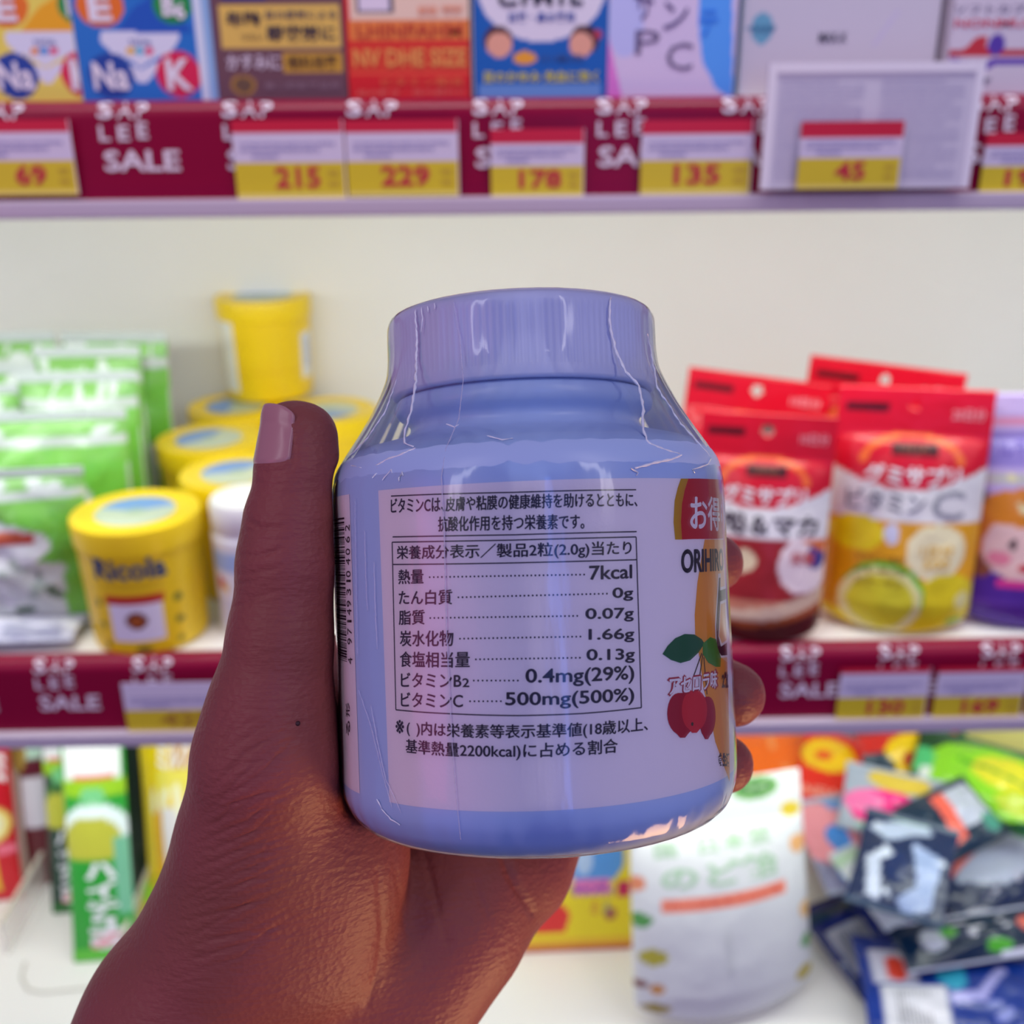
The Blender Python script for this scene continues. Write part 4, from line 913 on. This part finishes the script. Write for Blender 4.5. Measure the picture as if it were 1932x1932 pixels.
cherry(1286, 1347, 25, 40, mat('cherry_deep', (176, 16, 42), .25), 4.013, 4); cherry(1337, 1352, 15, 38, mat('cherry_deep', (176, 16, 42), .25), 4.0132, -2); cherry(1312, 1340, 24, 38, CH1, 4.0142, 0)
bm = bmesh.new(); dot(bm, flat(1308, 1366), .035, 10); wrap('cherry_eye', bm, mat('stem_brown', (60, 50, 24), .4), label, 4.0155)
bm = bmesh.new(); write(bm, 'アセロラ味', (1262, 1314), (1356, 1298), (1264, 1276), .0, .030)
wrap('flavour_outline', bm, mat('flavour_red', (176, 36, 50), .3), label, 4.0160)
bm = bmesh.new(); write(bm, 'アセロラ味', (1264, 1312), (1354, 1297), (1266, 1278), .0, .010)
wrap('flavour_lettering', bm, mat('badge_white', (244, 240, 242), .3), label, 4.0178)
bm = bmesh.new(); write(bm, '2粒', (1364, 1300), (1376, 1298), (1364, 1268), .03); write(bm, '食生活', (1357, 1446), (1378, 1446), (1357, 1420), .03)
wrap('front_small_print', bm, mat('print_brown', (60, 48, 30), .3), label, 4.014)

# shrink wrap
FP = rs_prof([(2.30, 4.86), (2.60, 4.85), (2.74, 4.80), (2.785, 4.68), (2.79, 4.3), (2.79, 3.95), (2.83, 3.6), (2.97, 3.26), (3.20, 2.80), (3.47, 2.36), (3.73, 1.98), (3.92, 1.68), (4.02, 1.35), (4.036, 1.0), (4.036, -1.5), (4.036, -4.4), (4.0, -4.75), (3.86, -5.1), (3.64, -5.33), (3.4, -5.43), (3.2, -5.44)], .07, 3)
FH = np.array([h for r, h in FP])[::-1]; FR = np.array([r for r, h in FP])[::-1]
def film_r(h): return float(np.interp(h, FH, FR))
NS = 360
rs = np.random.RandomState(4); V = []
kk = rs.randint(5, 60, 14); pp = rs.rand(14) * 6.28; hh = rs.uniform(-1.2, 1.2, 14)
for r, h in FP:
    loose = .016 * math.exp(-((h - 2.6) / .7) ** 2) + .006 * math.exp(-((h + 5.0) / .3) ** 2) + .0025
    for i in range(NS):
        a = 2 * PI * i / NS
        V.append(cyl(a, h, r + loose * float(np.sum(np.sin(kk * a + pp + hh * h))) / 3.5))
F = [(j * NS + i, (j + 1) * NS + i, (j + 1) * NS + (i + 1) % NS, j * NS + (i + 1) % NS) for j in range(len(FP) - 1) for i in range(NS)]
mf = bpy.data.materials.new('clear_wrap'); mf.use_nodes = True; nt = mf.node_tree
for nn in list(nt.nodes): nt.nodes.remove(nn)
out = nt.nodes.new('ShaderNodeOutputMaterial'); mx = nt.nodes.new('ShaderNodeMixShader'); tr = nt.nodes.new('ShaderNodeBsdfTransparent'); gl = nt.nodes.new('ShaderNodeBsdfGlossy'); lw = nt.nodes.new('ShaderNodeFresnel')
lw.inputs['IOR'].default_value = 1.38; gl.inputs['Roughness'].default_value = .11; gl.inputs['Color'].default_value = (1, 1, 1, 1); tr.inputs['Color'].default_value = (.985, .985, .99, 1)
tc = nt.nodes.new('ShaderNodeTexCoord'); mp = nt.nodes.new('ShaderNodeMapping'); mp.inputs['Scale'].default_value = (260, 260, 40); nz = nt.nodes.new('ShaderNodeTexNoise'); nz.inputs['Scale'].default_value = 1; nz.inputs['Detail'].default_value = 3
bpn = nt.nodes.new('ShaderNodeBump'); bpn.inputs['Strength'].default_value = .3; bpn.inputs['Distance'].default_value = .0003
nt.links.new(tc.outputs['Object'], mp.inputs['Vector']); nt.links.new(mp.outputs['Vector'], nz.inputs['Vector']); nt.links.new(nz.outputs['Fac'], bpn.inputs['Height'])
nt.links.new(bpn.outputs['Normal'], gl.inputs['Normal']); nt.links.new(bpn.outputs['Normal'], lw.inputs['Normal'])
nt.links.new(lw.outputs['Fac'], mx.inputs['Fac']); nt.links.new(tr.outputs[0], mx.inputs[1]); nt.links.new(gl.outputs[0], mx.inputs[2]); nt.links.new(mx.outputs[0], out.inputs['Surface'])
film = obj('shrink_wrap', V, F, mf, bottle, smooth=True, label='clear shrink wrap with creases')
def tube(name, pts, r, m, parent, n=6):
    V, F = [], []
    for i, p in enumerate(pts):
        t = (pts[min(i + 1, len(pts) - 1)] - pts[max(i - 1, 0)]).normalized()
        s = t.cross(Vector((0, 0, 1)) if abs(t.z) < .9 else Vector((1, 0, 0))).normalized(); q = t.cross(s)
        rr = r * (.35 + .65 * math.sin(PI * (i + .5) / len(pts)) ** .5) * (1 + .3 * math.sin(i * 1.9))
        for k in range(n):
            a = 2 * PI * k / n; V.append(p + s * math.cos(a) * rr + q * math.sin(a) * rr)
    for i in range(len(pts) - 1):
        for k in range(n): F.append((i * n + k, i * n + (k + 1) % n, (i + 1) * n + (k + 1) % n, (i + 1) * n + k))
    F.append(tuple(range(n))); F.append(tuple((len(pts) - 1) * n + k for k in range(n)))
    return obj(name, V, F, m, parent, smooth=True)
M_CREASE = mat('wrap_crease', (255, 255, 255), .12, 0.0, 1.0, **{'Coat Weight': 1.0})  # white base stands in for the light the folds catch
M_SEAM = mat('wrap_seam', (236, 232, 246), .25, 0.0, 1.0, Alpha=.5)
rcs = random.Random(8)
def crease(pix, r=.016, m=M_CREASE, jit=1.0):
    pts = []
    for (xa, ya), (xb, yb) in zip(pix, pix[1:]):
        n = max(2, int(math.hypot(xb - xa, yb - ya) / 6))
        for i in range(n):
            t = i / n
            th, h = b_hit(xa + (xb - xa) * t + rcs.uniform(-jit, jit), ya + (yb - ya) * t, film_r)
            if h < 4.74: pts.append(Vector(cyl(th, h, film_r(h) + .004)))
    if len(pts) > 2: tube('wrap_crease', pts, r * .01, m, film)
crease([(783, 578), (787, 640), (785, 720), (775, 780), (763, 818), (763, 836), (786, 845)], .027)
crease([(786, 845), (760, 856), (730, 868), (712, 878), (708, 888)], .022, jit=2.5)
crease([(1152, 556), (1150, 610), (1161, 660), (1181, 702), (1206, 728), (1213, 770), (1213, 812), (1223, 836), (1252, 848), (1287, 858)], .028)
crease([(1287, 858), (1265, 867), (1235, 873), (1192, 885)], .024, jit=2)
crease([(1222, 630), (1240, 732), (1284, 800), (1328, 848), (1341, 866), (1335, 876), (1306, 886), (1314, 898)], .02)
crease([(749, 716), (728, 776), (694, 826), (654, 866)], .018)
crease([(853, 556), (868, 640), (874, 718), (866, 790), (842, 846), (833, 900), (838, 1000), (843, 1200), (853, 1400), (861, 1500), (867, 1560), (870, 1590)], .011, M_SEAM, .3)
for p in ([(776, 562), (778, 592)], [(793, 560), (797, 600), (794, 634)], [(806, 566), (808, 596)], [(820, 566), (820, 590)], [(1071, 552), (1072, 566)], [(1098, 550), (1099, 568)], [(1125, 553), (1124, 570)], [(1168, 556), (1166, 568)], [(1135, 549), (1137, 556)]): crease(p, .011, jit=.5)
for p in ([(670, 940), (672, 1100), (675, 1245)], [(676, 1300), (700, 1370), (722, 1460), (742, 1530)], [(700, 1330), (712, 1400), (728, 1470), (760, 1540)], [(688, 1000), (690, 1080), (694, 1160)], [(706, 1060), (708, 1140), (712, 1230)]): crease(p, .009, M_SEAM, .6)
for p in ([(704, 902), (716, 888)], [(722, 906), (738, 886), (744, 900)], [(752, 908), (758, 890), (764, 906)], [(1190, 884), (1204, 892), (1196, 902)], [(1054, 884), (1058, 898)], [(1106, 884), (1110, 892)], [(842, 800), (858, 806), (872, 796)], [(920, 822), (948, 830), (976, 826)], [(720, 1526), (738, 1546), (760, 1560)], [(712, 1508), (722, 1530)], [(660, 878), (690, 884)], [(680, 858), (690, 846)], [(696, 852), (706, 838)]): crease(p, .013, jit=1.2)
# ------------------------------------------------------------------ the hand (left hand, palm towards the lens, built in lens-side centimetres)
def HP(px, py, d): return np.array([(px - 966) / FPX * d, -(py - 966) / FPX * d, -d])
GS = 0.09
LO = np.array([-15.5, -23.8, -30.5]); HI = np.array([6.5, 3.2, -17.5])
NX = ((HI - LO) / GS).astype(int) + 1
AX = [LO[i] + GS * np.arange(NX[i]) for i in range(3)]
def rc_sdf(P, a, b, r1, r2):
    ba = b - a; l2 = ba @ ba; rr = r1 - r2; a2 = l2 - rr * rr; il2 = 1.0 / l2
    pa = P - a; y = pa @ ba; z = y - l2
    q = pa * l2 - y[..., None] * ba; x2 = np.einsum('...i,...i', q, q)
    y2 = y * y * l2; z2 = z * z * l2
    k = np.sign(rr) * rr * rr * x2
    o = (np.sqrt(np.maximum(x2 * a2 * il2, 0)) + y * rr) * il2 - r1
    c1 = np.sign(z) * a2 * z2 > k; c2 = np.sign(y) * a2 * y2 < k
    o = np.where(c2, np.sqrt(x2 + y2) * il2 - r1, o)
    return np.where(c1, np.sqrt(x2 + z2) * il2 - r2, o)
def smin(a, b, k):
    h = np.maximum(k - np.abs(a - b), 0) / k
    return np.minimum(a, b) - h * h * k * .25
D = np.full(tuple(NX), 5.0, np.float32)
def add(field, a, b, r1, r2, k):
    lo = np.minimum(a - r1, b - r2) - 1.1; hi = np.maximum(a + r1, b + r2) + 1.1
    i0 = np.maximum(((lo - LO) / GS).astype(int), 0); i1 = np.minimum(((hi - LO) / GS).astype(int) + 2, NX)
    if np.any(i1 <= i0): return
    sl = tuple(slice(i0[i], i1[i]) for i in range(3))
    P = np.stack(np.meshgrid(*[AX[i][sl[i]] for i in range(3)], indexing='ij'), -1)
    field[sl] = smin(field[sl], rc_sdf(P, a, b, r1, r2).astype(np.float32), k)
def chain(pts, k=.35, fld=None):
    f = D if fld is None else fld
    for (p, r), (q, s) in zip(pts, pts[1:]): add(f, p, q, r, s, k)
# thumb, thenar, radial side of the wrist
chain([(HP(569, 826, 20.9), .72), (HP(563, 890, 20.9), .77), (HP(551, 985, 20.9), .90), (HP(546, 1060, 20.9), .99), (HP(533, 1200, 20.9), 1.03), (HP(516, 1320, 21.0), 1.18), (HP(508, 1430, 21.2), 1.34)], .25)
chain([(HP(508, 1430, 21.2), 1.34), (HP(500, 1590, 22.0), 1.66), (HP(472, 1744, 22.6), 1.95), (HP(351, 1924, 22.8), 2.0), (HP(165, 2240, 23.0), 2.05), (HP(10, 2520, 23.2), 2.15)], .8)
chain([(HP(560, 1470, 22.2), 1.2), (HP(610, 1610, 22.9), 1.65), (HP(590, 1760, 23.3), 1.9)], .9)
chain([(HP(538, 806, 20.9), .44), (HP(548, 880, 20.9), .60)], .3)
# heel of the hand, ulnar side
chain([(HP(1052, 1560, 26.6), .80), (HP(988, 1650, 26.0), .95), (HP(872, 1668, 25.4), 1.72), (HP(831, 1748, 25.0), 1.78), (HP(742, 1860, 24.6), 1.85), (HP(610, 2080, 24.2), 2.0), (HP(420, 2390, 24.0), 2.05), (HP(250, 2660, 24.0), 2.15)], .8)
chain([(HP(730, 1640, 26.2), 1.5), (HP(650, 1800, 24.6), 1.9), (HP(500, 2000, 24.0), 2.1), (HP(310, 2320, 23.6), 2.2), (HP(130, 2600, 23.6), 2.3)], .9)
# palm behind the bottle out to the four knuckles
MCP = [(HP(800, 1150, 27.5), 1.0), (HP(815, 1300, 27.8), 1.02), (HP(845, 1440, 27.7), .98), (HP(930, 1570, 27.3), .90)]
for (p, r) in MCP: chain([(HP(690, 1700, 25.8), 1.5), (p, r)], .9)
for a, b in zip(MCP, MCP[1:]): chain([a, b], .7)
chain([(HP(525, 1380, 22.0), 1.0), (HP(640, 1290, 25.2), .85), MCP[0]], .8)
# fingers round the back of the bottle to its right side
def wrapf(mcp, hs, ths, rads):
    pts = [mcp]
    for h, t, r in zip(hs, ths, rads):
        a = math.radians(t); R_ = 4.06 + r
        p = BP + BX * (R_ * math.sin(a)) + BY * (-R_ * math.cos(a)) + BA * h
        pts.append((np.array(p), r))
    f = np.full(tuple(NX), 5.0, np.float32)
    chain(pts, .22, f)
    return f
FG = [wrapf(MCP[0], (-1.5, -1.0, -.65, -.52, -.49), (194, 172, 150, 131, 117.5), (.92, .86, .82, .76, .67)),
      wrapf(MCP[1], (-3.1, -3.05, -3.15, -3.35, -3.45), (192, 168, 143, 125, 112.5), (.94, .88, .84, .80, .72)),
      wrapf(MCP[2], (-4.55, -4.65, -4.85, -5.0, -5.05), (188, 167, 146, 130, 117), (.90, .84, .80, .74, .66)),
      wrapf(MCP[3], (-6.0, -6.3, -6.45, -6.5), (178, 168, 158, 150), (.80, .74, .70, .60))]
for f in FG: D = smin(D, f, .30)
# press the bottle's shape out of the palm and finger pads
sl = np.stack(np.meshgrid(*AX, indexing='ij'), -1).astype(np.float32) - np.array(BP, np.float32)
hz = sl @ np.array(BA, np.float32); rad = np.sqrt(np.maximum(np.einsum('...i,...i', sl, sl) - hz * hz, 0)); del sl
dx = rad - 4.06 + .6; dz = np.maximum(hz - 2.0, -5.44 - hz) + .6
bd = np.minimum(np.maximum(dx, dz), 0) + np.sqrt(np.maximum(dx, 0) ** 2 + np.maximum(dz, 0) ** 2) - .6
D = -smin(-D, bd.astype(np.float32), .16)
del hz, rad, dx, dz, bd, FG

def surface_nets(D):
    n = np.array(D.shape); I = D < 0
    cnt = sum(I[i:n[0] - 1 + i, j:n[1] - 1 + j, k:n[2] - 1 + k].astype(np.int8) for i in (0, 1) for j in (0, 1) for k in (0, 1))
    act = (cnt > 0) & (cnt < 8); ids = np.full(act.shape, -1, np.int64); cells = np.argwhere(act); ids[act] = np.arange(len(cells))
    acc = np.zeros((len(cells), 3)); num = np.zeros(len(cells))
    for ax in range(3):
        for o1 in (0, 1):
            for o2 in (0, 1):
                off = np.zeros(3, int); oth = [a for a in range(3) if a != ax]; off[oth[0]], off[oth[1]] = o1, o2
                A = cells + off; B_ = A.copy(); B_[:, ax] += 1
                a = D[tuple(A.T)]; b = D[tuple(B_.T)]; m = (a < 0) != (b < 0)
                t = np.where(m, a / np.where(m, a - b, 1), 0)
                p = A.astype(float); p[:, ax] += t
                acc[m] += p[m]; num[m] += 1
    V = acc / num[:, None]
    F = []
    for ax in range(3):
        o1, o2 = [(1, 2), (2, 0), (0, 1)][ax]
        s0 = [slice(None)] * 3; s1 = [slice(None)] * 3; s0[ax] = slice(0, -1); s1[ax] = slice(1, None)
        ch = I[tuple(s0)] != I[tuple(s1)]
        E = np.argwhere(ch); ok = (E[:, o1] > 0) & (E[:, o2] > 0) & (E[:, o1] < n[o1] - 1) & (E[:, o2] < n[o2] - 1); E = E[ok]
        def cid(d1, d2):
            q = E.copy(); q[:, o1] += d1; q[:, o2] += d2; return ids[tuple(q.T)]
        Q = np.stack([cid(-1, -1), cid(0, -1), cid(0, 0), cid(-1, 0)], 1)
        fl = ~I[tuple(E.T)]; Q[fl] = Q[fl][:, ::-1]; F.append(Q)
    return V, np.concatenate(F)
V, F = surface_nets(D)
V = LO + V * GS
def relax(V, F, it, lam=.5):
    e = np.concatenate([F[:, [i, (i + 1) % 4]] for i in range(4)]); e = np.concatenate([e, e[:, ::-1]])
    dg = np.bincount(e[:, 0], minlength=len(V)).astype(float)[:, None]
    for _ in range(it):
        s = np.zeros_like(V)
        for k in range(3): s[:, k] = np.bincount(e[:, 0], V[e[:, 1], k], len(V))
        V = V + lam * (s / np.maximum(dg, 1) - V)
    return V
V = relax(V, F, 4)
# keep the largest connected piece
hand_origin = HP(600, 1750, 23.5)
me = bpy.data.meshes.new('hand'); me.from_pydata([tuple((v - hand_origin) * .01) for v in V], [], [tuple(f) for f in F])
me.polygons.foreach_set('use_smooth', [True] * len(me.polygons))
bm = bmesh.new(); bm.from_mesh(me)
bmesh.ops.subdivide_edges(bm, edges=bm.edges, cuts=1, use_grid_fill=True, smooth=.6)
bm.normal_update()
# skin creases: shallow grooves pressed along polylines on the lens side
GRV = [([(534, 792), (549, 818), (555, 850), (550, 882), (500, 892)], .03, 4), ([(460, 978), (490, 995), (529, 996)], .045, 4.5), ([(460, 1002), (500, 1001)], .03, 4), ([(446, 1050), (499, 1046), (535, 1034)], .04, 4.5), ([(442, 1086), (490, 1079), (529, 1069)], .03, 4), ([(440, 1104), (481, 1096)], .03, 4), ([(432, 1150), (484, 1127), (529, 1112)], .022, 4),
       ([(944, 1600), (968, 1658), (1004, 1722)], .11, 9), ([(795, 1590), (812, 1652), (828, 1718), (845, 1781)], .05, 7), ([(713, 1640), (722, 1748), (716, 1814), (693, 1900)], .04, 7), ([(740, 1600), (755, 1690), (770, 1780)], .025, 6), ([(880, 1600), (900, 1680), (930, 1760)], .02, 6),
       ([(385, 1532), (494, 1459), (560, 1392)], .025, 4.5), ([(392, 1560), (470, 1515), (540, 1470)], .022, 4), ([(380, 1590), (470, 1545), (560, 1490)], .02, 4), ([(400, 1490), (450, 1440), (500, 1400)], .02, 4), ([(372, 1640), (470, 1600), (570, 1570)], .018, 4),
       ([(350, 1700), (450, 1670), (560, 1640)], .02, 4), ([(370, 1775), (438, 1767), (534, 1752)], .024, 4.5), ([(400, 1430), (430, 1380), (455, 1350)], .02, 4), ([(395, 1400), (420, 1350), (450, 1310)], .02, 4), ([(330, 1740), (420, 1720), (500, 1700)], .016, 4)]
for i in range(26):
    y = 1360 + i * 17; GRV.append(([(372 - i * 3.0 + (i % 3) * 30, y + 60), (440 + (i % 4) * 14, y + 22), (505 + (i % 5) * 16, y - 14 - (i % 2) * 8)], (.014 + .006 * (i % 3)), 3.4))
bm.verts.ensure_lookup_table()
co = np.array([v.co[:] for v in bm.verts]) * 100 + hand_origin; no = np.array([v.normal[:] for v in bm.verts])
px = 966 + FPX * co[:, 0] / -co[:, 2]; py = 966 - FPX * co[:, 1] / -co[:, 2]
view = -(co / np.linalg.norm(co, axis=1)[:, None]); face = np.einsum('ij,ij->i', no, view)
dep = np.zeros(len(co))
for pl, amp, sg in GRV:
    dmin = np.full(len(co), 1e9); tt = np.zeros(len(co)); L = len(pl) - 1
    for s, ((xa, ya), (xb, yb)) in enumerate(zip(pl, pl[1:])):
        ux, uy = xb - xa, yb - ya; t = np.clip(((px - xa) * ux + (py - ya) * uy) / (ux * ux + uy * uy), 0, 1)
        d = np.hypot(px - xa - t * ux, py - ya - t * uy); m = d < dmin; dmin[m] = d[m]; tt[m] = (s + t[m]) / L
    dep += amp * np.exp(-(dmin / sg) ** 2) * np.clip(1.25 - np.abs(tt - .5) * 1.6, 0, 1)
dep *= np.clip((face + .1) * 3, 0, 1) * (co[:, 2] > -29)
co -= no * dep[:, None]
for v, c in zip(bm.verts, (co - hand_origin) * .01): v.co = c
bm.to_mesh(me); bm.free()
me.polygons.foreach_set('use_smooth', [True] * len(me.polygons)); me.update()
sk = bpy.data.materials.new('skin'); sk.use_nodes = True; nt = sk.node_tree; b = nt.nodes['Principled BSDF']
tc = nt.nodes.new('ShaderNodeTexCoord')
nz = nt.nodes.new('ShaderNodeTexNoise'); nz.inputs['Scale'].default_value = 38; nz.inputs['Detail'].default_value = 4
rp = nt.nodes.new('ShaderNodeValToRGB'); rp.color_ramp.elements[0].position = .32; rp.color_ramp.elements[1].position = .70
rp.color_ramp.elements[0].color = (*lin((144, 76, 62)), 1); rp.color_ramp.elements[1].color = (*lin((154, 76, 70)), 1)
nt.links.new(tc.outputs['Object'], nz.inputs['Vector']); nt.links.new(nz.outputs['Fac'], rp.inputs['Fac']); nt.links.new(rp.outputs['Color'], b.inputs['Base Color'])
mp = nt.nodes.new('ShaderNodeMapping'); mp.inputs['Rotation'].default_value = (0, 0, R(-30)); mp.inputs['Scale'].default_value = (150, 900, 500)
nw = nt.nodes.new('ShaderNodeTexNoise'); nw.inputs['Scale'].default_value = 1; nw.inputs['Detail'].default_value = 3
nt.links.new(tc.outputs['Object'], mp.inputs['Vector']); nt.links.new(mp.outputs['Vector'], nw.inputs['Vector'])
vr = nt.nodes.new('ShaderNodeTexVoronoi'); vr.inputs['Scale'].default_value = 900; nt.links.new(tc.outputs['Object'], vr.inputs['Vector'])
ad = nt.nodes.new('ShaderNodeMath'); ad.operation = 'MULTIPLY_ADD'; ad.inputs[1].default_value = .35
nt.links.new(vr.outputs['Distance'], ad.inputs[0]); nt.links.new(nw.outputs['Fac'], ad.inputs[2])
bpn = nt.nodes.new('ShaderNodeBump'); bpn.inputs['Strength'].default_value = .34; bpn.inputs['Distance'].default_value = .001
nt.links.new(ad.outputs[0], bpn.inputs['Height']); nt.links.new(bpn.outputs['Normal'], b.inputs['Normal'])
b.inputs['Roughness'].default_value = .50; b.inputs['Specular IOR Level'].default_value = .35
b.inputs['Subsurface Weight'].default_value = .12; b.inputs['Subsurface Radius'].default_value = (.010, .004, .002); b.inputs['Subsurface Scale'].default_value = .4
me.materials.append(sk)
hand = bpy.data.objects.new('left_hand', me); link(hand, None, label='bare left hand gripping the wrapped bottle, thumb up along its side', cat='hand')
hand.matrix_world = MC @ Matrix.Translation(Vector(hand_origin * .01))
# thumb nail, laid on the finished skin
from mathutils.bvhtree import BVHTree
bv = BVHTree.FromPolygons([v.co[:] for v in me.vertices], [tuple(p.vertices) for p in me.polygons])
def lens_obj(name, V, F, m, parent, **kw):
    return obj(name, [tuple((np.array(v) - hand_origin) * .01) for v in V], F, m, parent, smooth=True, **kw)
A0, A1 = HP(552, 886, 20.9), HP(556, 766, 20.9)
ax = (A1 - A0); L = np.linalg.norm(ax); ax /= L
tow = np.array([0, 0, 1.0]); tow -= ax * (tow @ ax); tow /= np.linalg.norm(tow); lef = np.cross(ax, tow); lef = -lef if lef[0] > 0 else lef
NU, NV_ = 20, 26
def skin_r(t, a):
    c = A0 + ax * (t * L); d = tow * math.cos(a) + lef * math.sin(a)
    o = (c + d * 3 - hand_origin) * .01
    h = bv.ray_cast(Vector(o), Vector(-d))
    return 3 - h[3] * 100 if h[0] is not None else 0.0
ANG = [-.25 + 2.15 * i / NU for i in range(NU + 1)]
base = [[skin_r(min(j / NV_, .70), a) for a in ANG] for j in range(NV_ + 1)]
V, F = [], []
for lay in (0, 1):
    for j in range(NV_ + 1):
        t = j / NV_
        for i in range(NU + 1):
            q = 2 * i / NU - 1
            k = 1 - .10 * (1 - t) - max(0, (t - .80) / .20) ** 2.2 * .35 - max(0, (.14 - t) / .14) ** 2 * .25
            a = 0.825 + 1.07 * q * k
            f = (a + .25) / 2.15 * NU; i0 = min(max(int(f), 0), NU - 1); f -= i0
            r = base[j][i0] * (1 - f) + base[j][i0 + 1] * f
            sink = .020 - .018 * abs(q) ** 8 - .05 * max(0, (.1 - t) / .1) - .05 * lay - .05 * max(0, (t - .75) / .25) ** 2
            tt = t - .05 * q * q * (t - .42) * 1.9
            V.append(A0 + ax * (tt * L) + (tow * math.cos(a) + lef * math.sin(a)) * (r + sink))
nn = (NU + 1) * (NV_ + 1); ix = lambda i, j: j * (NU + 1) + i
for j in range(NV_):
    for i in range(NU):
        q = (ix(i, j), ix(i + 1, j), ix(i + 1, j + 1), ix(i, j + 1)); F.append(q); F.append(tuple(nn + k for k in reversed(q)))
rim = [ix(i, 0) for i in range(NU)] + [ix(NU, j) for j in range(NV_)] + [ix(i, NV_) for i in range(NU, 0, -1)] + [ix(0, j) for j in range(NV_, 0, -1)]
for c, d in zip(rim, rim[1:] + rim[:1]): F.append((d, c, nn + c, nn + d))
lens_obj('thumb_nail', V, F, mat('nail', (196, 134, 132), .30), hand, label='pale pink thumb nail')
# small mole on the ball of the thumb
o_ = Vector(-hand_origin * .01); hit = bv.ray_cast(o_, cray(562, 1365).normalized())
if hit[0] is not None:
    bm = bmesh.new(); bmesh.ops.create_icosphere(bm, subdivisions=2, radius=.00055)
    for v in bm.verts: v.co = v.co + hit[0] - hit[1] * .0002
    bm_obj('mole', bm, mat('mole_brown', (60, 26, 26), .5), hand, smooth=True)
